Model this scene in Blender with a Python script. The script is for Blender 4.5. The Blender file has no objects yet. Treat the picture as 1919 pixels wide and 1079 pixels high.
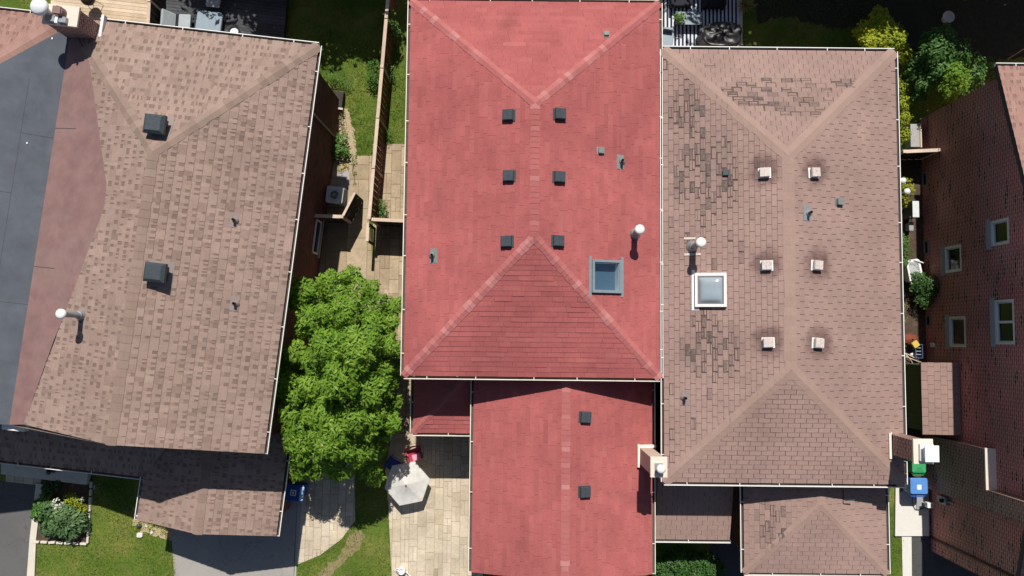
import bpy, bmesh, math, random
import numpy as np
from mathutils import Vector, Matrix
from math import radians as R, sin, cos, pi

# ------------------------------------------------------------------ camera, sky, sun, exposure
scene = bpy.context.scene
FOC, CAM_H, TILT, YAW = 1400.0, 32.5, math.atan(90 / 1400), R(0.6)   # drone 32.5 m up, looking almost straight down
cam = bpy.data.cameras.new('drone_camera'); camo = bpy.data.objects.new('drone_camera', cam)
scene.collection.objects.link(camo); scene.camera = camo
cam.sensor_width = 36; cam.lens = FOC / 1919 * 36; cam.clip_end = 600
camo.matrix_world = Matrix.Translation((0, 0, CAM_H)) @ Matrix.Rotation(YAW, 4, 'Z') @ Matrix.Rotation(TILT, 4, 'X')

SUN_EL, SUN_AZ = R(55), R(1.5)                                          # from image-top, slightly right
w = bpy.data.worlds.new('World'); scene.world = w; w.use_nodes = True
nt = w.node_tree
sky = nt.nodes.new('ShaderNodeTexSky'); sky.sky_type = 'NISHITA'; sky.sun_disc = False
sky.sun_elevation = SUN_EL; sky.sun_rotation = SUN_AZ
nt.links.new(sky.outputs[0], nt.nodes['Background'].inputs[0])
nt.nodes['Background'].inputs[1].default_value = 0.055
sl = bpy.data.lights.new('sun', 'SUN'); sl.energy = 4.6; sl.angle = R(0.5); sl.color = (1, .955, .88)
so = bpy.data.objects.new('sun', sl); scene.collection.objects.link(so)
so.rotation_euler = Vector((-sin(SUN_AZ) * cos(SUN_EL), -cos(SUN_AZ) * cos(SUN_EL), -sin(SUN_EL))).to_track_quat('-Z', 'Y').to_euler()
scene.view_settings.view_transform = 'Standard'; scene.view_settings.look = 'None'
scene.view_settings.exposure = 0.14; scene.view_settings.gamma = 1

# ------------------------------------------------------------------ survey: photo pixels (1919 x 1079) to real positions at a known height or plane
ROT = Matrix.Rotation(YAW, 3, 'Z') @ Matrix.Rotation(TILT, 3, 'X')
EYE = Vector((0, 0, CAM_H))
def ray(u, v): return ROT @ Vector(((u - 959.5) / FOC, -(v - 539.5) / FOC, -1))
def P(u, v, z=0.0):
    d = ray(u, v); return EYE + d * ((z - CAM_H) / d.z)
def PP(u, v, p0, n):
    d = ray(u, v); return EYE + d * ((Vector(p0) - EYE).dot(n) / d.dot(n))
def PXw(u, v, X): return PP(u, v, Vector((X, 0, 0)), Vector((1, 0, 0)))

# ------------------------------------------------------------------ helpers
COL = scene.collection
rng = random.Random(7)
NP = np.random.default_rng(7)
WM = {}
def thing(name, label, cat, loc=(0, 0, 0), rotz=0.0, group=None):
    o = bpy.data.objects.new(name, None); COL.objects.link(o); o.empty_display_size = .2
    o.location = loc; o.rotation_euler = (0, 0, rotz)
    WM[o.name] = Matrix.Translation(Vector(loc)) @ Matrix.Rotation(rotz, 4, 'Z')
    o['label'] = label; o['category'] = cat
    if group: o['group'] = group
    return o
def tag(o, label, cat, group=None):
    o['label'] = label; o['category'] = cat
    if group: o['group'] = group
    return o
def structure(o): o['kind'] = 'structure'; return o
def dup(root, loc, rotz, label=None):
    r = root.copy(); COL.objects.link(r); r.location = loc; r.rotation_euler = (0, 0, rotz)
    if label: r['label'] = label
    for ch in list(root.children):
        c = ch.copy(); COL.objects.link(c); c.parent = r
        for g in list(ch.children):
            d = g.copy(); COL.objects.link(d); d.parent = c
    return r

class MB:
    """collects faces; build() links them as ONE mesh object"""
    def __init__(s): s.v = []; s.f = []; s.mi = []; s.uv = []; s.tone = []; s.smooth = []; s.M = None
    def face(s, pts, mi=0, uv=None, tone=(.5, 0, 0), smooth=False):
        b = len(s.v)
        for p in pts:
            p = Vector(p); s.v.append(s.M @ p if s.M else p)
        s.f.append(tuple(range(b, b + len(pts)))); s.mi.append(mi); s.uv.append(uv); s.tone.append(tone); s.smooth.append(smooth)
    def raw(s, verts, faces, mi=0, smooth=True, tone=(.5, 0, 0)):
        b = len(s.v)
        for p in verts:
            p = Vector(p); s.v.append(s.M @ p if s.M else p)
        for f in faces:
            s.f.append(tuple(i + b for i in f)); s.mi.append(mi); s.uv.append(None); s.tone.append(tone); s.smooth.append(smooth)
    def box(s, x0, x1, y0, y1, z0, z1, mi=0, tone=(.5, 0, 0), X=None, bottom=True):
        c = [Vector((x, y, z)) for z in (z0, z1) for y in (y0, y1) for x in (x0, x1)]
        if X: c = [X @ p for p in c]
        fs = [(4, 5, 7, 6), (0, 1, 5, 4), (1, 3, 7, 5), (3, 2, 6, 7), (2, 0, 4, 6)] + ([(0, 2, 3, 1)] if bottom else [])
        dims = {0: (x1 - x0, y1 - y0), 1: (x1 - x0, z1 - z0), 2: (y1 - y0, z1 - z0), 3: (x1 - x0, z1 - z0), 4: (y1 - y0, z1 - z0), 5: (y1 - y0, x1 - x0)}
        for k, f in enumerate(fs):
            a, b_ = dims[k]; s.face([c[i] for i in f], mi, [(0, 0), (a, 0), (a, b_), (0, b_)], tone)
    def rbox(s, x0, x1, y0, y1, z0, z1, r, mi=0, X=None, seg=3, tone=(.5, 0, 0), taper=0.0):
        """box with rounded vertical corners and a small top chamfer"""
        def ring(z, ins, tp):
            out = []
            for (cx, cy, a0) in ((x1 - r, y1 - r, 0), (x0 + r, y1 - r, pi / 2), (x0 + r, y0 + r, pi), (x1 - r, y0 + r, 3 * pi / 2)):
                for k in range(seg + 1):
                    a = a0 + k * pi / 2 / seg
                    px, py = cx + (r - ins) * cos(a), cy + (r - ins) * sin(a)
                    mx, my = (x0 + x1) / 2, (y0 + y1) / 2
                    out.append(Vector((mx + (px - mx) * (1 - tp), my + (py - my) * (1 - tp), z)))
            return out
        ch = min(r * .4, (z1 - z0) * .3)
        rings = [ring(z0, 0, taper), ring(z1 - ch, 0, 0), ring(z1 - ch * .3, ch * .3, 0), ring(z1, ch, 0)]
        if X: rings = [[X @ p for p in q] for q in rings]
        n = len(rings[0]); vs = [p for q in rings for p in q]; fs = []
        for k in range(3):
            for i in range(n):
                j = (i + 1) % n; fs.append((k * n + i, k * n + j, (k + 1) * n + j, (k + 1) * n + i))
        fs.append(tuple(range(3 * n, 4 * n))); fs.append(tuple(reversed(range(n))))
        s.raw(vs, fs, mi, False, tone)
    def cyl(s, p0, p1, r0, r1=None, n=12, mi=0, caps=True, tone=(.5, 0, 0)):
        r1 = r0 if r1 is None else r1; p0, p1 = Vector(p0), Vector(p1)
        d = (p1 - p0).normalized(); a = d.orthogonal().normalized(); b = d.cross(a)
        vs = [p0 + (a * cos(t) + b * sin(t)) * r0 for t in [2 * pi * k / n for k in range(n)]] + \
             [p1 + (a * cos(t) + b * sin(t)) * r1 for t in [2 * pi * k / n for k in range(n)]]
        s.raw(vs, [(i, (i + 1) % n, n + (i + 1) % n, n + i) for i in range(n)], mi, True, tone)
        if caps:
            s.face(vs[n:], mi, None, tone); s.face(list(reversed(vs[:n])), mi, None, tone)
    def tube(s, pts, r, n=8, mi=0, tone=(.5, 0, 0), taper=1.0):
        pts = [Vector(p) for p in pts]; m = len(pts)
        for i in range(m - 1):
            ra = r * (1 + (taper - 1) * i / (m - 1)); rb = r * (1 + (taper - 1) * (i + 1) / (m - 1))
            s.cyl(pts[i], pts[i + 1], ra, rb, n, mi, True, tone)
    def lathe(s, prof, c=(0, 0, 0), n=20, mi=0, tone=(.5, 0, 0)):
        c = Vector(c); vs = []
        for (r, z) in prof:
            for k in range(n):
                t = 2 * pi * k / n; vs.append(c + Vector((r * cos(t), r * sin(t), z)))
        fs = [(k * n + i, k * n + (i + 1) % n, (k + 1) * n + (i + 1) % n, (k + 1) * n + i) for k in range(len(prof) - 1) for i in range(n)]
        s.raw(vs, fs, mi, True, tone)
        s.face(vs[-n:], mi, None, tone)
    def build(s, name, mats, parent=None, world=False, merge=False, bevel=0):
        me = bpy.data.meshes.new(name)
        vs = s.v
        if parent is not None and world:
            I = WM[parent.name].inverted(); vs = [I @ p for p in vs]
        me.from_pydata([tuple(p) for p in vs], [], s.f)
        for m in (mats if isinstance(mats, (list, tuple)) else [mats]): me.materials.append(m)
        me.polygons.foreach_set('material_index', s.mi)
        me.polygons.foreach_set('use_smooth', s.smooth)
        at = me.attributes.new('tone', 'FLOAT_COLOR', 'FACE')
        at.data.foreach_set('color', [c for t in s.tone for c in (t[0], t[1], t[2], 1.0)])
        if any(u is not None for u in s.uv):
            ul = me.uv_layers.new(name='UVMap'); flat = []
            for f, u in zip(s.f, s.uv):
                for k in range(len(f)): flat += list(u[k]) if u is not None else [0, 0]
            ul.data.foreach_set('uv', flat)
        if merge or bevel:
            bm = bmesh.new(); bm.from_mesh(me); bmesh.ops.remove_doubles(bm, verts=bm.verts, dist=1e-4); bm.to_mesh(me); bm.free()
        me.validate(); me.update()
        o = bpy.data.objects.new(name, me); COL.objects.link(o)
        if bevel:
            b = o.modifiers.new('bevel', 'BEVEL'); b.width = bevel; b.segments = 2; b.limit_method = 'ANGLE'; b.angle_limit = R(40)
        if parent is not None:
            o.parent = parent; WM[o.name] = WM.get(parent.name, Matrix())
        return o

# ------------------------------------------------------------------ materials
def hexc(r, g, b):
    f = lambda c: (c / 255 / 12.92) if c / 255 <= .04045 else ((c / 255 + .055) / 1.055) ** 2.4
    return (f(r), f(g), f(b), 1)
def newmat(name):
    m = bpy.data.materials.new(name); m.use_nodes = True
    return m, m.node_tree, m.node_tree.nodes['Principled BSDF']
def nd(t, typ, **kw):
    n = t.nodes.new(typ)
    for k, v in kw.items(): setattr(n, k, v)
    return n
def mathn(t, op, a, b=None, c=None):
    n = nd(t, 'ShaderNodeMath', operation=op)
    for i, x in enumerate((a, b, c)):
        if x is None: continue
        if isinstance(x, (int, float)): n.inputs[i].default_value = x
        else: t.links.new(x, n.inputs[i])
    return n.outputs[0]
def mixc(t, f, a, b, mode='MIX'):
    n = nd(t, 'ShaderNodeMix', data_type='RGBA', blend_type=mode)
    for i, x in ((0, f), (6, a), (7, b)):
        if isinstance(x, (int, float)): n.inputs[i].default_value = x
        elif isinstance(x, tuple): n.inputs[i].default_value = x
        else: t.links.new(x, n.inputs[i])
    return n.outputs[2]
def noise(t, scale, detail=4, rough=.6, vec=None, dist=0.0):
    n = nd(t, 'ShaderNodeTexNoise'); n.inputs['Scale'].default_value = scale; n.inputs['Detail'].default_value = detail
    n.inputs['Roughness'].default_value = rough; n.inputs['Distortion'].default_value = dist
    if vec is not None: t.links.new(vec, n.inputs['Vector'])
    return n.outputs['Fac']
def ramp(t, fac, stops, interp='LINEAR'):
    n = nd(t, 'ShaderNodeValToRGB'); cr = n.color_ramp; cr.interpolation = interp
    while len(cr.elements) < len(stops): cr.elements.new(.5)
    for e, (p, c) in zip(cr.elements, stops): e.position = p; e.color = c if len(c) == 4 else (*c, 1)
    t.links.new(fac, n.inputs[0]); return n.outputs[0]
def g4(v): return (v, v, v, 1)
def bump(t, b, h, strength=.3, dist=.01):
    n = nd(t, 'ShaderNodeBump'); n.inputs['Strength'].default_value = strength; n.inputs['Distance'].default_value = dist
    t.links.new(h, n.inputs['Height']); t.links.new(n.outputs[0], b.inputs['Normal'])
def objco(t): return nd(t, 'ShaderNodeTexCoord').outputs['Object']
def toneattr(t):
    a = nd(t, 'ShaderNodeAttribute', attribute_name='tone'); s = nd(t, 'ShaderNodeSeparateColor')
    t.links.new(a.outputs['Color'], s.inputs[0]); return s.outputs[0], s.outputs[1], s.outputs[2]

def mat_toned(name, stops, rough=.9, fine=(40, .25), blotch=(.6, .18), wear=None, extra=None, bmp=.25, spec=.2, spots=(), spot_r=.5):
    """surface whose pieces differ a little: tone.r picks the piece's colour, noise adds grain and weathering"""
    m, t, b = newmat(name); co = objco(t); tr, tg, tb = toneattr(t)
    c = ramp(t, tr, stops)
    f = noise(t, fine[0], 3, .7, co)
    c = mixc(t, 1.0, c, ramp(t, f, [(.25, g4(1 - fine[1])), (.75, g4(1 + fine[1]))]), 'MULTIPLY')
    l = noise(t, blotch[0], 5, .62, co, .4)
    c = mixc(t, 1.0, c, ramp(t, l, [(.3, g4(1 - blotch[1])), (.7, g4(1 + blotch[1]))]), 'MULTIPLY')
    l2 = noise(t, 2.3, 5, .65, co, .8)
    c = mixc(t, 1.0, c, ramp(t, l2, [(.3, (.93, .94, .945, 1)), (.7, (1.06, 1.045, 1.04, 1))]), 'MULTIPLY')
    if wear is not None:
        wn = noise(t, 14, 4, .7, co)
        wf = mathn(t, 'MULTIPLY', tg, ramp(t, wn, [(.34, g4(.35)), (.55, g4(1))]))
        c = mixc(t, wf, c, wear)
    if extra is not None: c = mixc(t, tb, c, extra)
    if spots:
        dm = None
        for s_ in spots:
            dn = nd(t, 'ShaderNodeVectorMath', operation='DISTANCE'); t.links.new(co, dn.inputs[0]); dn.inputs[1].default_value = s_
            dm = dn.outputs['Value'] if dm is None else mathn(t, 'MINIMUM', dm, dn.outputs['Value'])
        dd = mathn(t, 'ADD', mathn(t, 'DIVIDE', dm, spot_r), mathn(t, 'MULTIPLY', mathn(t, 'SUBTRACT', noise(t, 3, 4, .6, co), .5), .9))
        c = mixc(t, 1.0, c, ramp(t, dd, [(.3, (.5, .47, .48, 1)), (1.0, g4(1))], 'EASE'), 'MULTIPLY')
    t.links.new(c, b.inputs['Base Color']); b.inputs['Roughness'].default_value = rough
    b.inputs['Specular IOR Level'].default_value = spec
    bump(t, b, f, bmp, .01)
    return m
def mat_plain(name, col, rough=.6, var=.12, scale=6.0, metal=0.0, bmp=.08, spec=.4, dirt=None):
    m, t, b = newmat(name); co = objco(t)
    n = noise(t, scale, 5, .65, co)
    c = mixc(t, 1.0, col, ramp(t, n, [(.25, g4(1 - var)), (.75, g4(1 + var))]), 'MULTIPLY')
    if dirt:
        d = noise(t, dirt[1], 6, .7, co, .6)
        c = mixc(t, ramp(t, d, [(.52, g4(0)), (.75, g4(dirt[2]))]), c, dirt[0])
    t.links.new(c, b.inputs['Base Color']); b.inputs['Roughness'].default_value = rough; b.inputs['Metallic'].default_value = metal
    b.inputs['Specular IOR Level'].default_value = spec
    bump(t, b, noise(t, scale * 6, 3, .6, co), bmp, .01)
    return m
def mat_brick(name, c1, c2, dark, mortar, bw, bh, mort=.012, dark_amt=.08):
    m, t, b = newmat(name)
    uv = nd(t, 'ShaderNodeTexCoord').outputs['UV']
    br = nd(t, 'ShaderNodeTexBrick'); t.links.new(uv, br.inputs['Vector'])
    br.inputs['Scale'].default_value = 1; br.inputs['Brick Width'].default_value = bw; br.inputs['Row Height'].default_value = bh
    br.inputs['Mortar Size'].default_value = mort; br.inputs['Mortar Smooth'].default_value = .15; br.inputs['Bias'].default_value = 0
    br.inputs['Color1'].default_value = c1; br.inputs['Color2'].default_value = c2; br.inputs['Mortar'].default_value = mortar
    # a few near-black clinker bricks
    sp = nd(t, 'ShaderNodeSeparateXYZ'); t.links.new(uv, sp.inputs[0])
    row = mathn(t, 'FLOOR', mathn(t, 'DIVIDE', sp.outputs[1], bh))
    off = mathn(t, 'MULTIPLY', mathn(t, 'MODULO', row, 2.0), .5)
    colm = mathn(t, 'FLOOR', mathn(t, 'ADD', mathn(t, 'DIVIDE', sp.outputs[0], bw), off))
    cb = nd(t, 'ShaderNodeCombineXYZ'); t.links.new(row, cb.inputs[0]); t.links.new(colm, cb.inputs[1])
    wn = nd(t, 'ShaderNodeTexWhiteNoise', noise_dimensions='2D'); t.links.new(cb.outputs[0], wn.inputs['Vector'])
    isd = mathn(t, 'LESS_THAN', wn.outputs[0], dark_amt)
    notm = mathn(t, 'SUBTRACT', 1.0, br.outputs['Fac'])
    c = mixc(t, mathn(t, 'MULTIPLY', isd, notm), br.outputs['Color'], dark)
    l = noise(t, .5, 5, .6, objco(t))
    c = mixc(t, 1.0, c, ramp(t, l, [(.3, g4(.8)), (.7, g4(1.2))]), 'MULTIPLY')
    t.links.new(c, b.inputs['Base Color']); b.inputs['Roughness'].default_value = .9; b.inputs['Specular IOR Level'].default_value = .2
    bump(t, b, notm, .6, .008)
    return m
def mat_leaf(name, stops, trans=.3):
    m, t, b = newmat(name); tr, tg, tb = toneattr(t)
    c = ramp(t, tr, stops)
    t.links.new(c, b.inputs['Base Color']); b.inputs['Roughness'].default_value = .55; b.inputs['Specular IOR Level'].default_value = .25
    tl = nd(t, 'ShaderNodeBsdfTranslucent'); t.links.new(mixc(t, 1.0, c, (1.1, 1.25, .5, 1), 'MULTIPLY'), tl.inputs[0])
    mx = nd(t, 'ShaderNodeMixShader'); mx.inputs[0].default_value = trans
    t.links.new(b.outputs[0], mx.inputs[1]); t.links.new(tl.outputs[0], mx.inputs[2])
    t.links.new(mx.outputs[0], t.nodes['Material Output'].inputs[0])
    return m
def mat_glass_dark(name, col, rough=.04):
    m, t, b = newmat(name)
    b.inputs['Base Color'].default_value = col; b.inputs['Roughness'].default_value = rough; b.inputs['Specular IOR Level'].default_value = .22
    return m
def mat_clear(name, tint=(.9, .96, 1, 1), f=.12):
    m, t, b = newmat(name)
    tp = nd(t, 'ShaderNodeBsdfTransparent'); tp.inputs[0].default_value = tint
    gl = nd(t, 'ShaderNodeBsdfGlossy'); gl.inputs['Roughness'].default_value = .03
    mx = nd(t, 'ShaderNodeMixShader'); mx.inputs[0].default_value = f
    t.links.new(tp.outputs[0], mx.inputs[1]); t.links.new(gl.outputs[0], mx.inputs[2])
    t.links.new(mx.outputs[0], t.nodes['Material Output'].inputs[0]); return m

def mat_asphalt(name, col, dark):
    m, t, b = newmat(name); co = objco(t)
    c = mixc(t, 1.0, col, ramp(t, noise(t, 45, 3, .7, co), [(.25, g4(.82)), (.75, g4(1.18))]), 'MULTIPLY')
    c = mixc(t, ramp(t, noise(t, .55, 6, .65, co, .5), [(.42, g4(0)), (.7, g4(.75))]), c, dark)
    c = mixc(t, ramp(t, noise(t, 1.6, 4, .6, co, 1.0), [(.66, g4(0)), (.8, g4(.6))]), c, tuple(x * .5 for x in dark[:3]) + (1,))
    vo = nd(t, 'ShaderNodeTexVoronoi', feature='DISTANCE_TO_EDGE'); vo.inputs['Scale'].default_value = .45
    wv = nd(t, 'ShaderNodeVectorMath', operation='ADD'); nn = nd(t, 'ShaderNodeTexNoise'); nn.inputs['Scale'].default_value = 1.8; nn.inputs['Detail'].default_value = 5
    t.links.new(co, nn.inputs['Vector']); t.links.new(co, wv.inputs[0]); t.links.new(nn.outputs['Color'], wv.inputs[1]); t.links.new(wv.outputs[0], vo.inputs['Vector'])
    c = mixc(t, ramp(t, vo.outputs['Distance'], [(.0015, g4(.4)), (.006, g4(0))]), c, (.03, .028, .026, 1))
    t.links.new(c, b.inputs['Base Color']); b.inputs['Roughness'].default_value = .95; b.inputs['Specular IOR Level'].default_value = .15
    bump(t, b, noise(t, 60, 3, .6, co), .3, .01); return m
M = {}
M['red'] = mat_toned('red_shingle', [(0, (.325, .092, .088)), (.5, (.365, .103, .10)), (1, (.395, .122, .116))], fine=(30, .2), blotch=(.4, .17), extra=(.47, .20, .19, 1))
M['red_base'] = mat_plain('red_shingle_underlay', (.10, .022, .022, 1), .9)
BROWN = dict(stops=[(0, (.295, .195, .168)), (.5, (.318, .213, .185)), (1, (.335, .225, .195))], fine=(30, .2), blotch=(.5, .13), wear=(.105, .086, .077, 1), extra=(.375, .265, .205, 1))
M['brown'] = mat_toned('brown_shingle', **BROWN)
M['brown_base'] = mat_plain('brown_shingle_underlay', (.115, .076, .064, 1), .9)
M['arch'] = mat_toned('laminated_shingle', [(0, (.185, .128, .105)), (.45, (.235, .162, .135)), (.7, (.285, .202, .168)), (1, (.34, .245, .205))], fine=(30, .2), blotch=(.45, .1), extra=(.265, .195, .155, 1))
M['arch_base'] = mat_plain('laminated_shingle_underlay', (.12, .076, .06, 1), .9)
M['arch_red'] = mat_toned('reddish_laminated_shingle', [(0, (.21, .12, .10)), (1, (.345, .205, .172))], fine=(30, .2), blotch=(.45, .1))
M['pink_roll'] = mat_plain('reddish_roll_roofing', (.225, .13, .122, 1), .95, .2, 1.6, dirt=((.265, .185, .165, 1), .45, .7))
M['grey_roll'] = mat_plain('grey_roll_roofing', (.092, .102, .122, 1), .95, .2, 1.4, dirt=((.125, .14, .165, 1), .45, .8))
M['black_edge'] = mat_plain('dark_roof_edge', (.065, .062, .066, 1), .8)
M['cream'] = mat_plain('cream_painted_metal', (.78, .72, .62, 1), .5, .08, 3, dirt=((.5, .44, .36, 1), 2.5, .6))
M['white'] = mat_plain('white_painted_metal', (.80, .78, .75, 1), .45, .06, 3, dirt=((.55, .5, .45, 1), 3, .5))
M['trough'] = mat_plain('gutter_trough_dirt', (.10, .075, .06, 1), .9, .3, 8)
M['blackmetal'] = mat_plain('black_vent_metal', (.05, .064, .074, 1), .42, .2, 8)
M['darkhole'] = mat_plain('vent_opening', (.01, .01, .01, 1), .9)
M['greymetal'] = mat_plain('grey_galvanised_metal', (.32, .34, .35, 1), .45, .15, 8, .4)
M['ventgrey'] = mat_plain('grey_vent_plastic', (.19, .21, .20, 1), .6, .2, 8)
M['whitemetal'] = mat_plain('weathered_white_vent_metal', (.60, .52, .48, 1), .5, .2, 12, dirt=((.30, .21, .17, 1), 11, .9))
M['pipe_black'] = mat_plain('black_plumbing_pipe', (.02, .02, .022, 1), .5)
M['stucco'] = mat_plain('beige_stucco', (.62, .47, .38, 1), .9, .06, 4, dirt=((.5, .38, .31, 1), 1.5, .4))
M['stucco_cap'] = mat_plain('pale_stucco_cap', (.74, .62, .53, 1), .85, .06, 5)
M['brick_l'] = mat_brick('brown_brick', hexc(118, 76, 68), hexc(104, 66, 60), hexc(75, 48, 44), hexc(118, 88, 80), .24, .09, .008, .08)
M['brick_r'] = mat_brick('maroon_brick', (.42, .12, .12, 1), (.33, .095, .096, 1), (.03, .015, .015, 1), (.62, .40, .36, 1), .30, .105, .016, .07)
M['brick_c'] = mat_brick('brown_chimney_brick', (.27, .13, .115, 1), (.21, .105, .09, 1), (.06, .03, .03, 1), (.48, .36, .32, 1), .26, .105, .018, .05)
M['glass'] = mat_glass_dark('window_glass', (.012, .018, .016, 1), .08)
M['clear'] = mat_clear('skylight_glass')
M['acrylic'] = mat_plain('domed_acrylic', (.30, .36, .40, 1), .16, .08, 3, spec=.8, bmp=0)
M['stone'] = mat_plain('grey_stone_sill', (.36, .35, .34, 1), .85, .12, 10)
M['asphalt'] = mat_asphalt('asphalt_driveway', (.34, .32, .30, 1), (.27, .255, .245, 1))
M['asphalt_old'] = mat_asphalt('grey_asphalt', (.125, .12, .123, 1), (.095, .093, .095, 1))
M['flash_brown'] = mat_plain('brown_grey_flashing', (.25, .20, .185, 1), .7, .12, 8)
M['asphalt_new'] = mat_asphalt('dark_asphalt', (.09, .088, .09, 1), (.065, .063, .064, 1))
M['concrete'] = mat_plain('pale_concrete', (.62, .57, .48, 1), .9, .08, 5, dirt=((.48, .43, .35, 1), 1.2, .5), bmp=.2)
M['white_concrete'] = mat_plain('whitish_concrete', (.66, .64, .59, 1), .9, .07, 5, dirt=((.62, .58, .5, 1), 1.2, .4), bmp=.2)
M['paver'] = mat_toned('stone_pavers', [(0, (.46, .38, .275)), (.5, (.53, .45, .34)), (1, (.60, .52, .41))], fine=(12, .14), blotch=(.8, .16), wear=(.24, .2, .13, 1))
M['paver_tan'] = mat_toned('tan_stone_pavers', [(0, (.33, .25, .165)), (.5, (.40, .31, .21)), (1, (.47, .375, .26))], fine=(12, .16), blotch=(.9, .2), wear=(.2, .16, .09, 1))
M['joint'] = mat_plain('paver_joint_sand', (.20, .15, .09, 1), .95, .3, 12)
M['joint_pale'] = mat_plain('pale_paver_joint_sand', (.32, .26, .17, 1), .95, .25, 12)
M['wood_fence'] = mat_toned('red_brown_fence_boards', [(0, (.13, .045, .03)), (1, (.22, .085, .055))], fine=(25, .25), blotch=(1.5, .2))
M['wood_cap'] = mat_toned('weathered_pale_wood', [(0, (.55, .42, .33)), (1, (.66, .53, .43))], fine=(22, .14), blotch=(1.2, .15))
M['wood_dark'] = mat_toned('dark_stained_boards', [(0, (.035, .03, .028)), (1, (.075, .06, .05))], fine=(25, .25), blotch=(1.5, .2))
M['wood_deck'] = mat_toned('pale_deck_boards', [(0, (.50, .39, .27)), (1, (.64, .52, .38))], fine=(18, .18), blotch=(1.2, .16))
M['wood_grey'] = mat_toned('grey_black_deck_boards', [(0, (.045, .047, .052)), (1, (.085, .088, .095))], fine=(18, .25), blotch=(1.2, .25))
M['bark'] = mat_plain('tree_bark', (.11, .075, .05, 1), .95, .3, 12, bmp=.5)
M['soil'] = mat_plain('garden_soil', (.075, .05, .035, 1), .95, .35, 6, dirt=((.2, .15, .1, 1), 3, .5), bmp=.4)
M['gravel'] = mat_plain('pale_dirt', (.42, .33, .21, 1), .95, .25, 9, dirt=((.25, .2, .1, 1), 2, .6), bmp=.4)
M['leaf_tree'] = mat_leaf('tree_leaves', [(0, (.10, .21, .018)), (.5, (.185, .325, .034)), (1, (.29, .43, .06))], .35)
M['leaf_dark'] = mat_leaf('dark_green_leaves', [(0, (.03, .085, .022)), (.6, (.065, .15, .035)), (1, (.12, .22, .06))], .25)
M['leaf_yellow'] = mat_leaf('yellow_green_leaves', [(0, (.16, .24, .02)), (.5, (.34, .40, .03)), (1, (.58, .52, .04))], .3)
M['leaf_mid'] = mat_leaf('green_leaves', [(0, (.05, .13, .025)), (.6, (.10, .22, .045)), (1, (.19, .30, .07))], .28)
M['grass_blade'] = mat_leaf('grass_blades', [(0, (.06, .11, .015)), (.5, (.115, .17, .022)), (1, (.22, .24, .05))], .2)
M['yucca'] = mat_leaf('yucca_leaves', [(0, (.16, .15, .05)), (1, (.38, .33, .12))], .2)
M['leaf_bed'] = mat_leaf('grey_green_leaves', [(0, (.06, .13, .045)), (.6, (.12, .21, .08)), (1, (.22, .32, .14))], .25)
M['leaf_shrub'] = mat_leaf('fresh_green_leaves', [(0, (.04, .11, .025)), (.6, (.10, .21, .05)), (1, (.20, .32, .09))], .28)
M['petal'] = mat_leaf('white_petals', [(0, (.7, .68, .6)), (1, (.85, .83, .78))], .2)
M['blue_bin'] = mat_plain('blue_plastic', (.018, .085, .36, 1), .38, .1, 5)
M['blue_lid'] = mat_plain('bright_blue_plastic_lid', (.10, .26, .62, 1), .35, .1, 5)
M['green_bin'] = mat_plain('green_plastic', (.02, .24, .085, 1), .38, .1, 5)
M['white_plastic'] = mat_plain('white_plastic', (.78, .80, .80, 1), .4, .05, 5)
M['grey_plastic'] = mat_plain('grey_plastic', (.30, .32, .33, 1), .5, .1, 5)
M['black_cover'] = mat_plain('black_vinyl_cover', (.016, .015, .016, 1), .42, .2, 4, spec=.5)
M['grey_blue'] = mat_plain('grey_blue_powder_coat', (.17, .23, .29, 1), .35, .1, 4, spec=.6)
M['cushion'] = mat_plain('pale_grey_cushion', (.38, .42, .44, 1), .9, .12, 6)
M['dark_fabric'] = mat_plain('dark_seat_fabric', (.02, .021, .03, 1), .9, .2, 8)
M['red_plastic'] = mat_plain('red_folding_chair_fabric', (.36, .02, .045, 1), .6, .15, 8)
M['blue_fabric'] = mat_plain('blue_chair_fabric', (.015, .05, .22, 1), .7, .15, 8)
M['pink_fabric'] = mat_plain('pink_pattern_cloth', (.7, .3, .4, 1), .8, .2, 8)
M['shed_green'] = mat_plain('dark_green_painted_boards', (.05, .075, .055, 1), .6, .15, 5)
M['rust'] = mat_plain('red_brown_canvas', (.20, .05, .025, 1), .8, .3, 5)
M['yellow'] = mat_plain('yellow_plastic', (.6, .45, .08, 1), .5)
M['meter'] = mat_plain('pale_meter_box', (.62, .66, .66, 1), .5)
M['navy'] = mat_plain('navy_rug', (.016, .022, .05, 1), .95, .2, 20)
M['rug_white'] = mat_plain('white_rug_stripe', (.66, .68, .72, 1), .95, .08, 20)
M['terracotta'] = mat_plain('terracotta', (.35, .13, .07, 1), .8)

def lawn_mat():
    m, t, b = newmat('lawn_turf'); co = objco(t)
    a = noise(t, .45, 6, .65, co, .5); f = noise(t, 9, 5, .75, co); d = noise(t, 1.7, 5, .7, co, .8)
    c = ramp(t, a, [(.28, (.05, .095, .014)), (.5, (.10, .15, .024)), (.7, (.20, .20, .05))])
    c = mixc(t, 1.0, c, ramp(t, f, [(.25, g4(.6)), (.75, g4(1.4))]), 'MULTIPLY')
    c = mixc(t, ramp(t, d, [(.54, g4(0)), (.74, g4(.6))]), c, (.22, .175, .08, 1))
    t.links.new(c, b.inputs['Base Color']); b.inputs['Roughness'].default_value = .95; b.inputs['Specular IOR Level'].default_value = .1
    bump(t, b, f, .7, .04); return m
M['lawn'] = lawn_mat()
M['trail'] = mat_plain('worn_lawn_earth', (.24, .195, .095, 1), .95, .3, 7, dirt=((.11, .13, .03, 1), 3, .8), bmp=.4)
M['shade_ground'] = mat_plain('shade_darkened_ground', (.035, .036, .022, 1), .95, .4, 5, dirt=((.06, .07, .02, 1), 1.5, .6), bmp=.4)  # tree shade put into the ground colour, a greenish near-black
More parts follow.
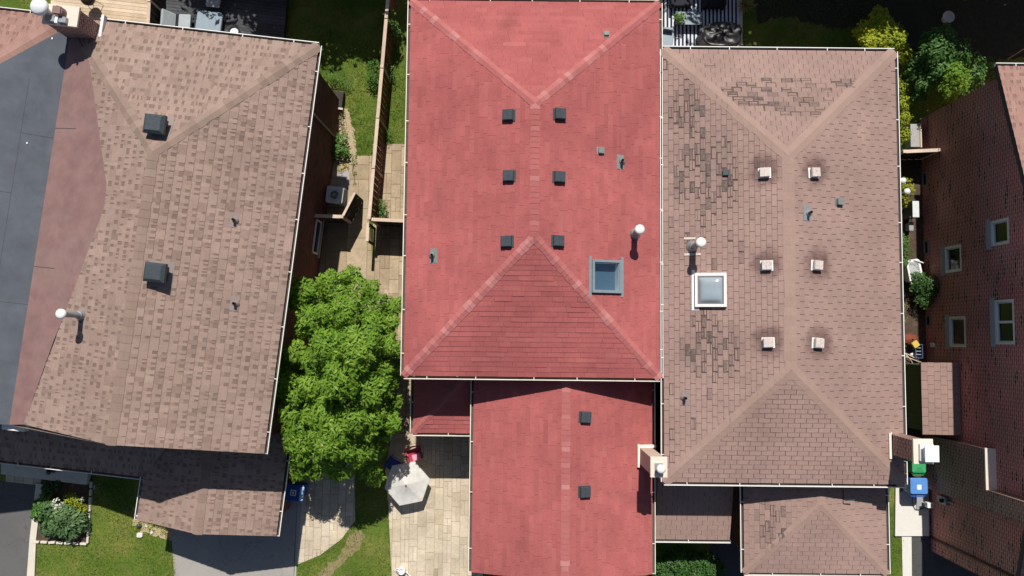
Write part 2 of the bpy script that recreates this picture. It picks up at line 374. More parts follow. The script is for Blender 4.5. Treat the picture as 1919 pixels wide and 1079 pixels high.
def umbrella_mat():
    m, t, b = newmat('pale_grey_umbrella_cloth'); co = objco(t)
    n = noise(t, 5, 5, .6, co)
    c = mixc(t, 1.0, (.80, .78, .74, 1), ramp(t, n, [(.3, g4(.9)), (.7, g4(1.1))]), 'MULTIPLY')
    t.links.new(c, b.inputs['Base Color']); b.inputs['Roughness'].default_value = .8
    tl = nd(t, 'ShaderNodeBsdfTranslucent'); t.links.new(c, tl.inputs[0])
    mx = nd(t, 'ShaderNodeMixShader'); mx.inputs[0].default_value = .3
    t.links.new(b.outputs[0], mx.inputs[1]); t.links.new(tl.outputs[0], mx.inputs[2])
    t.links.new(mx.outputs[0], t.nodes['Material Output'].inputs[0]); return m
M['umbrella'] = umbrella_mat()

# ------------------------------------------------------------------ sloping or level surfaces laid in courses of real pieces
def clip(poly, a, b, c):
    out = []
    for i in range(len(poly)):
        p, q = poly[i], poly[(i + 1) % len(poly)]
        dp, dq = a * p[0] + b * p[1] - c, a * q[0] + b * q[1] - c
        if dp <= 1e-9: out.append(p)
        if (dp < -1e-9 and dq > 1e-9) or (dp > 1e-9 and dq < -1e-9):
            k = dp / (dp - dq); out.append((p[0] + (q[0] - p[0]) * k, p[1] + (q[1] - p[1]) * k))
    return out
def area2(p): return abs(sum(p[i][0] * p[(i + 1) % len(p)][1] - p[(i + 1) % len(p)][0] * p[i][1] for i in range(len(p)))) / 2 if len(p) > 2 else 0
class Plane:
    def __init__(s, poly, up=None):
        s.poly = [Vector(p) for p in poly]
        n = Vector((0, 0, 0))
        for i in range(len(s.poly)):
            a, b = s.poly[i] - s.poly[0], s.poly[(i + 1) % len(s.poly)] - s.poly[0]; n += a.cross(b)
        n.normalize()
        if n.z < 0: n = -n
        s.n = n; z = Vector(up) if up else Vector((0, 0, 1))
        s.w = (z - n * z.dot(n)).normalized(); s.u = s.w.cross(n); s.o = min(s.poly, key=lambda p: p.dot(s.w))
        s.p2 = [s.to2(p) for p in s.poly]
    def to2(s, p): d = Vector(p) - s.o; return (d.dot(s.u), d.dot(s.w))
    def to3(s, u, v, h=0.0): return s.o + s.u * u + s.w * v + s.n * h
    def at(s, px, py, h=0.0):
        """the point of this surface seen at a photo pixel (h metres above it)"""
        return PP(px, py, s.o + s.n * h, s.n) - s.n * h
    def mat(s, p): return Matrix(((s.u.x, s.w.x, s.n.x, p[0]), (s.u.y, s.w.y, s.n.y, p[1]), (s.u.z, s.w.z, s.n.z, p[2]), (0, 0, 0, 1)))

def courses(mb, pl, e, L, gap, t, seed=1, mi=0, base=1, holes=(), style='tab', wear=None, jit=.35, tv=.5, off=.5, basef=True, extra=None, vgap=0.0):
    r = random.Random(seed)
    parts = [pl.p2]
    for (u0, u1, v0, v1) in holes:
        new = []
        for q in parts:
            new += [clip(q, 0, 1, v0), clip(q, 0, -1, -v1)]
            mid = clip(clip(q, 0, -1, -v0), 0, 1, v1)
            new += [clip(mid, 1, 0, u0), clip(mid, -1, 0, -u1)]
        parts = [q for q in new if area2(q) > 1e-4]
    def put(cell, v0, ta, tone, rise=None):
        if area2(cell) < 2e-4: return
        H = lambda p: ta * (1 - (p[1] - v0) / e) + .004
        top = [pl.to3(p[0], p[1], H(p)) for p in cell]
        n_ = (top[1] - top[0]).cross(top[2] - top[0])
        if n_.dot(pl.n) < 0: top.reverse(); cell = list(reversed(cell))
        mb.face(top, mi, None, tone)
        if t > 0:
            for i in range(len(cell)):
                p, q = cell[i], cell[(i + 1) % len(cell)]
                if abs(p[1] - q[1]) < 1e-6 and abs(p[1] - v0) < .002 + vgap:
                    mb.face([pl.to3(p[0], p[1], -.004), pl.to3(q[0], q[1], -.004), pl.to3(q[0], q[1], H(q)), pl.to3(p[0], p[1], H(p))], mi, None, (max(0, tone[0] - .1), tone[1], tone[2]))
    vmin = min(p[1] for p in pl.p2); vmax = max(p[1] for p in pl.p2); umin = min(p[0] for p in pl.p2); umax = max(p[0] for p in pl.p2)
    row = 0; v = vmin
    while v < vmax - 1e-6:
        v1 = min(v + e, vmax); u = umin - L * (1 + (off * (row % 2) if off is not None else r.random())) ; rt = r.gauss(0, .05)
        bands = [clip(clip(q, 0, -1, -(v + vgap / 2)), 0, 1, v1 - vgap / 2) for q in parts]; bands = [q for q in bands if area2(q) > 1e-4]
        while u < umax and bands:
            Lc = L * (1 + jit * (r.random() - .5) * 2) if jit else L
            for q in bands:
                if style == 'arch':
                    cell = clip(clip(q, -1, 0, -u), 1, 0, u + Lc)
                    if area2(cell) < 1e-4: continue
                    put(cell, v, t * .45, (min(1, max(0, .16 + r.gauss(0, .08))), 0, 0))
                    k = r.uniform(.4, .8) if r.random() < .8 else 1.0
                    md = .58 if r.random() < .22 else .82
                    put(clip(cell, 1, 0, u + Lc * k), v, t * 1.6, (min(1, max(0, md + r.gauss(0, .07) + rt * .6)), 0, 0))
                    put(clip(cell, 0, -1, -(v + e * r.uniform(.42, .62))), v, t * 1.0, (min(1, max(0, .74 + r.gauss(0, .07) + rt * .6)), 0, 0))
                else:
                    ug = u + gap / 2; ue = u + Lc - gap / 2; va = v
                    wv = 0
                    if wear:
                        wv = wear(pl.to3(u + Lc / 2, v + e / 2))
                        if wv > .3:
                            ug += gap * .5 * r.random() * wv; ue -= gap * .5 * r.random() * wv; va = v + e * .3 * r.random() ** 2 * wv
                    cell = clip(clip(q, -1, 0, -ug), 1, 0, ue)
                    if va > v: cell = clip(cell, 0, -1, -va)
                    if len(cell) < 3: continue
                    tn = min(1, max(0, .5 + r.gauss(0, .16) + rt))
                    w_ = min(1, wv * (.3 + .9 * r.random())) if wv > .05 else 0
                    ex = extra(pl.to3(u + Lc / 2, v + e / 2)) if extra else 0
                    if wv > .3 and r.random() < .8:
                        m_ = r.choice((1, 2, 2)); cuts = sorted([va + (v1 - va) * (i_ + r.uniform(-.2, .2)) / m_ for i_ in range(1, m_)]); cuts = [va] + cuts + [v1]
                        for i_ in range(m_):
                            g_ = r.uniform(.0, .032) * (.3 + wv)
                            st = clip(clip(cell, 0, -1, -(cuts[i_] + (g_ if i_ else 0))), 0, 1, cuts[i_ + 1])
                            if r.random() < .8 and len(st) > 2: st = clip(clip(st, -1, 0, -(ug + r.uniform(0, .06) * r.random())), 1, 0, ue - r.uniform(0, .06) * r.random())
                            put(st, cuts[i_], t * r.uniform(.8, 2.8), (min(1, max(0, tn + r.gauss(0, .12))), min(1, w_ * r.choice((.15, .4, .8, 1.2))), ex))
                    else: put(cell, va, t * (1 + tv * (r.random() * 2 - 1)) * (1 + 1.2 * wv * r.random()), (tn, w_, ex))
            u += Lc
        v += e; row += 1
    if basef:
        for q in parts: 
            top = [pl.to3(a, b, -.003) for a, b in q]
            if (top[1] - top[0]).cross(top[2] - top[0]).dot(pl.n) < 0: top.reverse()
            mb.face(top, base, None, (.3, 0, 0))

def ridge_caps(mb, a, b, pls, wd=.15, e=.2, t=.014, mi=0, seed=3, light=.0, tone=.5, ex=0.0):
    r = random.Random(seed); a, b = Vector(a), Vector(b); d = (b - a); n = max(1, int(d.length / e)); d /= n
    up = (pls[0].n + pls[1].n).normalized()
    sides = []
    for pl in pls:
        s_ = d.normalized().cross(pl.n)
        if s_.z > 0: s_ = -s_
        if abs(s_.z) < 1e-6: s_ = s_
        sides.append((s_.normalized(), pl.n))
    for i in range(n):
        c0, c1 = a + d * i - d * .06, a + d * (i + 1)
        tn = min(1, max(0, tone + r.gauss(0, .16))); lt = ex + (r.random() * .9 if r.random() < light else 0)
        ww = wd * (1 + .06 * r.gauss(0, 1)); h0 = t * (1.6 + .5 * r.random()); h1 = t * .9; lf = min(.02, t * 1.5)
        for (s_, nn) in sides:
            q = [c0 + up * (h0 + lf), c1 + up * (h1 + lf), c1 + s_ * ww + nn * (h1 * .6 + .012), c0 + s_ * ww + nn * (h0 * .6 + .012)]
            if (q[1] - q[0]).cross(q[2] - q[0]).dot(nn) < 0: q.reverse()
            mb.face(q, mi, None, (tn, 0, min(1, lt)))
            e0 = [c0 + up * (h0 + lf), c0 + s_ * ww + nn * (h0 * .6 + .012), c0 + s_ * ww - nn * .005, c0 + up * .0]
            mb.face(e0, mi, None, (max(0, tn - .3), 0, 0))
            mb.face([c0 + s_ * ww + nn * (h0 * .6 + .012), c1 + s_ * ww + nn * (h1 * .6 + .012), c1 + s_ * ww - nn * .005, c0 + s_ * ww - nn * .005], mi, None, (max(0, tn - .2), 0, 0))

def gutter(mb, a, b, out, step=1.7, w=.12, dz=0.0):
    """open trough along an eave: outer wall, bottom, lip and hanger straps"""
    a, b, out = Vector(a), Vector(b), Vector(out).normalized(); d = b - a; Z = Vector((0, 0, 1))
    prof = [(.005, -.01, 1), (.005, -.115, 1), (w - .025, -.115, 1), (w - .022, .004, 0), (w + .006, .004, 0), (w + .006, -.03, 0), (w - .01, -.125, 0), (.0, -.125, 0)]
    for k in range(len(prof) - 1):
        (o0, z0, m0), (o1, z1, m1) = prof[k], prof[k + 1]
        mi = 1 if (m0 and m1) else 0
        mb.face([a + out * o0 + Z * (z0 + dz), b + out * o0 + Z * (z0 + dz), b + out * o1 + Z * (z1 + dz), a + out * o1 + Z * (z1 + dz)], mi)
    for p in (a, b):
        mb.face([p + out * o + Z * (z + dz) for o, z in ((0, -.01), (0, -.12), (w - .01, -.12), (w + .01, 0))], 0)
    n = max(1, int(d.length / step)); u = d.normalized()
    for i in range(n):
        c = a + d * ((i + .5) / n) + u * rng.uniform(-.25, .25)
        q = [c - u * .014, c + u * .014, c + u * .014 + out * w, c - u * .014 + out * w]
        mb.face([p + Z * (.006 + dz) for p in q], 0)
def gut(name, parent, mat, *segs):
    for s_ in segs:
        mb = MB(); gutter(mb, *s_); mb.build(name, GUT(mat), parent, True)
GUT = lambda c='cream': [M[c], M['trough']]

def hip_planes(x0, x1, y0, y1, z, s, north=True, south=True, ridge_x=None, da=0.0, db=0.0):
    """returns dict of Planes and ridge end points; gable where north/south is False"""
    xm = (x0 + x1) / 2 if ridge_x is None else ridge_x; hw = (x1 - x0) / 2; zr = z + s * hw
    ya = y0 + hw + da if south else y0; yb = y1 - hw + db if north else y1
    A, B = Vector((xm, ya, zr)), Vector((xm, yb, zr))
    d = {'W': Plane([(x0, y0, z), A, B, (x0, y1, z)]), 'E': Plane([(x1, y0, z), (x1, y1, z), B, A])}
    if south: d['S'] = Plane([(x0, y0, z), (x1, y0, z), A])
    if north: d['N'] = Plane([(x1, y1, z), (x0, y1, z), B])
    return d, A, B
def eave_box(mb, x0, x1, y0, y1, z, mi, h=.16):
    """fascia and soffit under a level eave"""
    mb.box(x0, x1, y0, y1, z - h, z - .012, mi)
def wallbox(mb, x0, x1, y0, y1, z0, z1, mi=0):
    for (a, b) in (((x0, y0), (x1, y0)), ((x1, y0), (x1, y1)), ((x1, y1), (x0, y1)), ((x0, y1), (x0, y0))):
        L = math.hypot(b[0] - a[0], b[1] - a[1])
        mb.face([(*a, z0), (*b, z0), (*b, z1), (*a, z1)], mi, [(0, z0), (L, z0), (L, z1), (0, z1)])

# roof fittings, each a part of its house
def box_vent(pl, px, py, parent, mats, size=.42, h=.17, flange=.56):
    p = pl.at(px, py, h * .6); X = pl.mat(p) @ Matrix.Rotation(R(rng.gauss(0, 2)), 4, 'Z') @ Matrix.Rotation(R(rng.gauss(0, 1.2)), 4, 'X'); mb = MB()
    f = flange / 2; s_ = size / 2
    mb.box(-f * .86, f * .86, -f, f, .012, .03, 1, X=X)                       # flashing plate on the shingles
    mb.box(-s_ * .7, s_ * .7, -s_ * .7, s_ * .7, .03, h * .55, 2, X=X)         # throat
    top = [(-s_, -s_), (s_, -s_), (s_, s_), (-s_, s_)]; ins = [(x * .9, y * .9) for x, y in top]
    lo = [X @ Vector((x, y, h * .4)) for x, y in top]; mid = [X @ Vector((x, y, h * .9)) for x, y in top]; hi = [X @ Vector((x, y, h)) for x, y in ins]
    for i in range(4):
        j = (i + 1) % 4
        mb.face([lo[i], lo[j], mid[j], mid[i]], 0); mb.face([mid[i], mid[j], hi[j], hi[i]], 0)
    mb.face(hi, 0); mb.face(list(reversed(lo)), 2)
    mb.box(-s_ * .9, s_ * .9, -.012, .012, h, h + .012, 0, X=X)               # seam across the hood
    return mb.build('roof_vent', mats, parent, True)
def small_vent(pl, px, py, parent, mats, size=.2, h=.12):
    p = pl.at(px, py, h); X = pl.mat(p); mb = MB(); s_ = size / 2
    mb.box(-s_ * 1.2, s_ * 1.2, -s_ * 1.1, s_ * 1.4, .012, .024, 1, X=X)
    mb.rbox(-s_, s_, -s_, s_, .024, h, .03, 0, X=X)
    mb.box(-s_ * .8, s_ * .8, -s_ - .01, -s_ + .02, .03, h * .6, 2, X=X)
    return mb.build('exhaust_vent', mats, parent, True)
def stack_pipe(pl, px, py, parent, flash, h=.32, r=.05):
    p = pl.at(px, py, h * .7); X = pl.mat(p); mb = MB()
    mb.box(-.26, .26, -.08, .2, .012, .024, 1, X=X)
    mb.lathe([(.13, .0), (.10, .06), (r + .01, .12)], p, 14, 1)
    mb.cyl(p, p + Vector((0, 0, h)), r, r, 14, 0, caps=False)
    mb.lathe([(r, h), (r * .8, h), (r * .75, h - .15), (0.001, h - .15)], p, 14, 0)
    return mb.build('plumbing_stack', [M['pipe_black'], flash], parent, True)
def flue(base, parent, h=1.1, r=.1, capr=.16):
    mb = MB()
    mb.lathe([(.24, -.06), (.18, .06), (r + .02, .2), (r, .22), (r, h - .14)], base, 18, 0)
    mb.lathe([(r + .035, .18), (r + .035, .22), (r, .24)], base, 18, 0)
    mb.lathe([(r, h - .16), (r * .6, h - .05)], base, 16, 2)
    mb.lathe([(capr, h - .1), (capr + .005, h - .02), (capr * .7, h + .02), (.02, h + .03)], base, 22, 1)
    mb.lathe([(capr, h - .1), (.02, h - .101)], base, 22, 2)
    return mb.build('flue_pipe', [M['greymetal'], M['white'], M['darkhole']], parent, True)

# ------------------------------------------------------------------ foliage
def leaf_mesh(name, c, n, d, ln, wd, tone, mat, parent=None, world=True, tri=False):
    """many small leaves: centre, normal, direction arrays"""
    N = len(c); n = n / np.linalg.norm(n, axis=1, keepdims=True)
    d = d - n * np.sum(d * n, 1, keepdims=True); d = d / (np.linalg.norm(d, axis=1, keepdims=True) + 1e-9); s_ = np.cross(n, d)
    ln = np.broadcast_to(np.asarray(ln, float), (N,))[:, None]; wd = np.broadcast_to(np.asarray(wd, float), (N,))[:, None]
    a = c - d * ln * .5; b = c + s_ * wd * .5 + n * ln * .06; e = c + d * ln * .5 - n * ln * .08; f = c - s_ * wd * .5 + n * ln * .06
    V = np.stack([a, b, e, f], 1).reshape(-1, 3)
    if parent is not None and world:
        I = np.array(WM[parent.name].inverted()); V = V @ I[:3, :3].T + I[:3, 3]
    me = bpy.data.meshes.new(name)
    me.vertices.add(4 * N); me.vertices.foreach_set('co', V.ravel().astype(np.float32))
    me.loops.add(4 * N); me.loops.foreach_set('vertex_index', np.arange(4 * N, dtype=np.int32))
    me.polygons.add(N); me.polygons.foreach_set('loop_start', np.arange(0, 4 * N, 4, dtype=np.int32))
    me.update(calc_edges=True)
    me.materials.append(mat)
    at = me.attributes.new('tone', 'FLOAT_COLOR', 'FACE')
    col = np.zeros((N, 4), np.float32); col[:, 0] = np.clip(tone, 0, 1); col[:, 3] = 1; at.data.foreach_set('color', col.ravel())
    o = bpy.data.objects.new(name, me); COL.objects.link(o)
    if parent is not None: o.parent = parent; WM[o.name] = WM.get(parent.name, Matrix())
    return o
def clump_points(clumps, dens, seed, low=-.35):
    """leaf positions over the outside of many lumpy clumps"""
    g = np.random.default_rng(seed); C, Nn, D, T = [], [], [], []
    for (c, r) in clumps:
        r = np.asarray(r if hasattr(r, '__len__') else (r, r, r * .8), float)
        m = int(dens * (r[0] * r[1] + r[0] * r[2] + r[1] * r[2]))
        v = g.normal(size=(m * 2, 3)); v /= np.linalg.norm(v, axis=1, keepdims=True); v = v[v[:, 2] > low][:m]; m = len(v)
        k = (g.random(m) ** .5 * .6 + .48)[:, None]
        lump = 1 + .22 * np.sin(v[:, 0] * 5 + c[0] * 3) * np.sin(v[:, 1] * 5 + c[1] * 3)
        C.append(np.asarray(c) + v * r * k * lump[:, None]); Nn.append(v * .8 + np.array([0, 0, .75]) + g.normal(size=(m, 3)) * .45)
        D.append(v + np.array([0, 0, -.35]) + g.normal(size=(m, 3)) * .5); T.append(g.normal(.5, .2, m) + g.normal(0, .09))
    return np.concatenate(C), np.concatenate(Nn), np.concatenate(D), np.concatenate(T)
def limb(mb, a, b, r0, r1, bend=.15, n=6, seed=0):
    r = random.Random(seed); a, b = Vector(a), Vector(b); pts = []
    off = Vector((r.uniform(-1, 1), r.uniform(-1, 1), r.uniform(-.3, .3))) * bend * (b - a).length
    for k in range(n + 1):
        t = k / n; pts.append(a.lerp(b, t) + off * sin(pi * t))
    for k in range(n):
        mb.cyl(pts[k], pts[k + 1], r0 + (r1 - r0) * k / n, r0 + (r1 - r0) * (k + 1) / n, 9, 0, caps=False)
def shrub(name, label, cat, base, clumps, mat, dens=900, leaf=(.12, .06), seed=1, stems=5, group=None, leafname='foliage', stemmat=None):
    t = thing(name, label, cat, base, 0, group)
    C, N_, D, T = clump_points(clumps, dens, seed)
    k = C[:, 2] > .01; C, N_, D, T = C[k], N_[k], D[k], T[k]
    g = np.random.default_rng(seed + 5)
    leaf_mesh(leafname, C, N_, D, leaf[0] * g.uniform(.6, 1.25, len(C)), leaf[1] * g.uniform(.7, 1.2, len(C)), T, mat, t)
    mb = MB(); r = random.Random(seed)
    for i in range(stems):
        c, rr = clumps[i % len(clumps)]
        limb(mb, Vector(base) + Vector((r.uniform(-.06, .06), r.uniform(-.06, .06), 0)), Vector(c), .022, .008, .12, 4, seed + i)
    mb.build('stem', M['bark'], t, True)
    return t

# ================================================================== THE SETTING: ground, paths, driveways
def flat(name, pts, z, mat, th=.0, rough=0.0):
    mb = MB(); q = [P(u, v, 0) for u, v in pts]; q = [Vector((p.x, p.y, z)) for p in q]
    if rough:
        rr = random.Random(len(name)); o = []
        for i in range(len(q)):
            s_, e_ = q[i], q[(i + 1) % len(q)]; n = max(1, int((e_ - s_).length / .11))
            for k in range(n): o.append(s_.lerp(e_, k / n) + Vector((rr.gauss(0, rough), rr.gauss(0, rough), 0)))
        q = o
    if sum(q[i].x * q[(i + 1) % len(q)].y - q[(i + 1) % len(q)].x * q[i].y for i in range(len(q))) < 0: q.reverse()
    mb.face(q, 0)
    if th:
        for i in range(len(q)):
            a, b = q[i], q[(i + 1) % len(q)]
            mb.face([a - Vector((0, 0, th)), b - Vector((0, 0, th)), b, a], 0)
    return structure(mb.build(name, mat))
def paved(name, pts, z, mats, e, L, seed, gap=.016, convex=None):
    """random-length stones in rows over a joint bed; convex = list of convex pieces"""
    mb = MB()
    big = [Vector((P(u, v).x, P(u, v).y, z)) for u, v in pts]
    pl = Plane(big, up=(1, 0, 0))
    polys = [[pl.to2(Vector((P(u, v).x, P(u, v).y, z))) for u, v in q] for q in (convex or [pts])]
    for q in polys:
        courses_on(mb, pl, q, e, L, gap, seed)
    return structure(mb.build(name, mats))
def courses_on(mb, pl, q, e, L, gap, seed):
    r = random.Random(seed)
    vmin = math.floor(min(p[1] for p in q) / e) * e; vmax = max(p[1] for p in q); umin = min(p[0] for p in q); umax = max(p[0] for p in q)
    k = 0; v = vmin
    while v < vmax:
        rr = random.Random(seed * 1000 + round(v / e)); u = math.floor(umin / L) * L - L * rr.random() * 2
        hh = e
        while u < umax:
            Lc = L * rr.choice((.5, 1, 1, 1.5)); split = rr.random() < .35
            subs = [(u, u + Lc, v, v + hh)] if not split else [(u, u + Lc, v, v + hh / 2), (u, u + Lc, v + hh / 2, v + hh)]
            for (a, b, c, d) in subs:
                cell = clip(clip(clip(clip(q, -1, 0, -(a + gap / 2)), 1, 0, b - gap / 2), 0, -1, -(c + gap / 2)), 0, 1, d - gap / 2)
                if area2(cell) < 3e-4: continue
                h = .012 + .003 * rr.random()
                top = [pl.to3(x, y, h) for x, y in cell]
                if (top[1] - top[0]).cross(top[2] - top[0]).z < 0: top.reverse()
                mb.face(top, 0, None, (min(1, max(0, rr.gauss(.5, .22))), max(0, rr.gauss(-.1, .25)) if rr.random() < .4 else 0, 0))
                for i in range(len(top)):
                    a_, b_ = top[i], top[(i + 1) % len(top)]
                    mb.face([a_ - Vector((0, 0, h)), b_ - Vector((0, 0, h)), b_, a_], 0)
            u += Lc
        v += e
    top = [pl.to3(x, y, 0) for x, y in q]
    if (top[1] - top[0]).cross(top[2] - top[0]).z < 0: top.reverse()
    mb.face(top, 1)

mb = MB(); mb.face([(-260, -260, 0), (260, -260, 0), (260, 260, 0), (-260, 260, 0)], 0)
structure(mb.build('lawn', M['lawn']))

# right-hand path and front patio between the tree and the red house
paved('stone_patio', [(735, 812), (905, 812), (905, 1200), (740, 1200), (728, 950), (722, 880)], .022, [M['paver'], M['joint_pale']], .36, .62, 5)
paved('side_path', [(699, 270), (815, 270), (815, 811), (736, 811), (700, 560)], .012, [M['paver_tan'], M['joint']], .42, .6, 6)
# left-hand path beside the shingled house, with its curved front edge
paved('stone_path', [(575, 560), (700, 560), (665, 890), (666, 975), (640, 1010), (600, 1040), (556, 1058)], .014, [M['paver'], M['joint_pale']], .34, .6, 8,
      convex=[[(575, 560), (700, 560), (665, 890), (666, 975), (640, 1010), (600, 1040), (556, 1058), (570, 900)]])
paved('slab_path', [(628, 292), (697, 292), (692, 415), (704, 559), (570, 559), (596, 480)], .010, [M['paver_tan'], M['joint']], .9, 1.3, 9, gap=.02)
flat('bare_dirt', [(636, 205), (652, 203), (664, 240), (668, 291), (640, 291), (628, 291)], .008, M['gravel'], 0, .04)
flat('driveway', [(318, 950), (322, 1010), (336, 1200), (550, 1200), (551, 1050), (559, 900), (500, 900)], .012, M['asphalt'])
flat('driveway_edging', [(559, 900), (572, 900), (556, 1058), (552, 1200), (547, 1200)], .02, M['stone'])
flat('twin_driveway', [(-200, 880), (75, 908), (62, 1010), (45, 1200), (-200, 1200)], .012, M['asphalt_old'])
flat('concrete_kerb', [(70, 905), (82, 907), (70, 1010), (62, 1200), (44, 1200), (58, 1010)], .10, M['concrete'], .1)
flat('porch_slab', [(10, 862), (172, 885), (168, 906), (10, 886)], .28, M['concrete'], .28)
paved('porch_walk', [(12, 880), (80, 892), (76, 909), (12, 902)], .03, [M['paver'], M['joint_pale']], .4, .5, 12)
flat('garden_soil', [(70, 900), (174, 893), (166, 1018), (62, 1014)], .03, M['soil'])
flat('stony_soil', [(250, 950), (300, 962), (328, 985), (326, 1012), (285, 1004), (248, 985)], .006, M['gravel'], 0, .05)
flat('concrete_slab', [(1676, 906), (1738, 906), (1738, 1003), (1675, 1003)], .12, M['white_concrete'], .12)
flat('kerb_strip', [(1689, 1003), (1707, 1003), (1709, 1200), (1693, 1200)], .05, M['white_concrete'], .05)
flat('side_driveway', [(1707, 1003), (1900, 1003), (1900, 1300), (1709, 1300)], .012, M['asphalt_new'])
flat('front_walk', [(1330, 1000), (1460, 1000), (1460, 1200), (1330, 1200)], .012, M['asphalt_new'])
flat('narrow_passage', [(1215, 700), (1262, 700), (1262, 930), (1215, 930)], .012, M['gravel'])
flat('alley_ground', [(1640, 290), (1752, 285), (1752, 906), (1640, 906)], .010, M['soil'])
flat('backyard_soil', [(1396, -90), (1960, -90), (1960, 100), (1880, 112), (1700, 140), (1690, 40), (1560, 55), (1480, 30), (1420, 45)], .006, M['shade_ground'], 0, .06)  # added dark sheet that deepens the tree shade over the backyard
flat('worn_trail', [(655, 1000), (668, 992), (684, 1004), (676, 1022), (655, 1046), (630, 1068), (606, 1100), (572, 1100), (598, 1074), (628, 1050), (645, 1026)], .005, M['trail'], 0, .045)
flat('backyard_paving', [(1200, -80), (1392, -80), (1391, 150), (1200, 150)], .015, M['concrete'])

# ================================================================== RED HOUSE
Zc = 5.6
x0 = (P(770, 3, Zc).x + P(757, 707, Zc).x) / 2; x1 = (P(1236, 3, Zc).x + P(1236, 709, Zc).x) / 2
y1 = P(1000, 3, Zc).y; y0 = P(1000, 706, Zc).y
red = thing('red_house', 'large hip roofed house with bright red shingles and an attached red roofed garage', 'house', ((x0 + x1) / 2, (y0 + y1) / 2, 0))
rp, rA, rB = hip_planes(x0, x1, y0, y1, Zc, .30, da=.28, db=.33)
sk = rp['E'].at(1137, 518, .06); su, sv = rp['E'].to2(sk)
hole = (su - .55, su + .55, sv - .5, sv + .5)
mb = MB()
for k, seed in (('W', 1), ('E', 2), ('S', 3), ('N', 4)):
    courses(mb, rp[k], .17 if k != 'S' else .185,  .62, .006, .013 if k != 'S' else .012, seed, holes=[hole] if k == 'E' else (), jit=.45, tv=.6, off=None)
eave_box(mb, x0, x1, y0, y1, Zc, 2)
roof = mb.build('roof', [M['red'], M['red_base'], M['cream']], red, True)
mb = MB()
crn = {'SW': (x0, y0, Zc), 'SE': (x1, y0, Zc), 'NW': (x0, y1, Zc), 'NE': (x1, y1, Zc)}
for c, a, k in (('SW', rA, 'SW'), ('SE', rA, 'SE'), ('NW', rB, 'NW'), ('NE', rB, 'NE')):
    ridge_caps(mb, crn[c], a, [rp[c[0]], rp[c[1]]], .16, .19, seed=ord(c[0]) + ord(c[1]), light=.3, ex=.22, tone=.6)
ridge_caps(mb, rA, rB, [rp['W'], rp['E']], .16, .19, seed=9, light=.12, ex=.1, tone=.55)
mb.build('ridge_cap', [M['red']], red, True)
for a, b, o in (((x0, y0), (x1, y0), (0, -1)), ((x0, y0), (x0, y1), (-1, 0)), ((x1, y0), (x1, y1), (1, 0)), ((x0, y1), (x1, y1), (0, 1))):
    gut('gutter', red, 'cream', ((*a, Zc), (*b, Zc), (*o, 0)))
mb = MB(); wallbox(mb, x0 + .4, x1 - .4, y0 + .4, y1 - .4, 0, Zc - .16); mb.build('wall', M['brick_l'], red, True)
for px, py in ((952, 215), (1050, 213), (953, 329), (1049, 331), (949, 452), (1047, 451)):
    box_vent(rp['W' if px < 1000 else 'E'], px, py, red, [M['blackmetal'], M['blackmetal'], M['darkhole']], .38, .19, .48)
small_vent(rp['N'], 1137, 61, red, [M['ventgrey'], M['ventgrey'], M['darkhole']], .19, .1)
small_vent(rp['E'], 1128, 281, red, [M['ventgrey'], M['greymetal'], M['darkhole']], .22, .12)
stack_pipe(rp['E'], 1170, 301, red, M['ventgrey']); stack_pipe(rp['W'], 806, 478, red, M['ventgrey'])
flue(rp['E'].at(1189, 438), red, 1.15, .11, .165)
# flat glazed skylight with an open shaft below it
X = rp['E'].mat(sk); mb = MB()
for (a, b, c, d) in ((-.58, -.50, -.56, .56), (.50, .58, -.56, .56), (-.50, .50, -.56, -.48), (-.50, .50, .48, .56)): mb.box(a, b, c, d, -.3, .12, 0, X=X)
for a, b, c, d in ((-.50, -.485, -.48, .48), (.485, .50, -.48, .48), (-.485, .485, -.48, -.465), (-.485, .485, .465, .48)): mb.box(a, b, c, d, .085, .10, 0, X=X)
for a, b, c, d in ((-.72, .72, -.66, -.562), (-.72, .72, .562, .66)): mb.box(a, b, c, d, .02, .035, 0, X=X)
sf = mb.build('skylight', [mat_plain('grey_skylight_frame', (.20, .25, .27, 1), .45, .1, 4)], red, True)
mb = MB()
for (a, b, c, d) in ((-.497, -.48, -.477, .477), (.48, .497, -.477, .477), (-.48, .48, -.477, -.46), (-.48, .48, .46, .477)): mb.box(a, b, c, d, -.28, .07, 0, X=X)
mb.build('shaft', [M['white']], sf, True)
mb = MB(); mb.box(-.48, .48, -.46, .46, -.34, -.29, 0, X=X); mb.build('blind', [mat_plain('blue_grey_blind', (.095, .155, .205, 1), .5, .05)], sf, True)
mb = MB(); mb.box(-.495, .495, -.475, .475, .074, .082, 0, X=X); mb.build('pane', [M['clear']], sf, True)

# its attached garage wing
GZ = 4.15
gx0 = (P(888, 712, GZ).x + P(884, 1070, GZ).x) / 2; gx1 = (P(1222, 712, GZ).x + P(1222, 1070, GZ).x) / 2; gy0 = P(884, 1072, GZ).y; gy1 = y0 + .395
gp, gA, gB = hip_planes(gx0, gx1, gy0, gy1, GZ, .31, False, False, ridge_x=(P(1060, 720, GZ + 1.05).x + P(1060, 1060, GZ + 1.05).x) / 2)
mb = MB()
for k, seed in (('W', 11), ('E', 12)): courses(mb, gp[k], .17, .62, .006, .013, seed, jit=.45, tv=.6, off=None)
eave_box(mb, gx0, gx1, gy0 + .02, gy1, GZ, 2, .14)
for k, s_ in (('W', gx0), ('E', gx1)):
    mb.face([(s_, gy0, GZ - .02), (gA.x, gy0, gA.z - .02), (gA.x, gy0, gA.z - .2), (s_, gy0, GZ - .2)], 2)
mb.face([(gx0 + .3, gy0 + .3, GZ - .14), (gx1 - .3, gy0 + .3, GZ - .14), (gA.x, gy0 + .3, gA.z - .1)], 2)
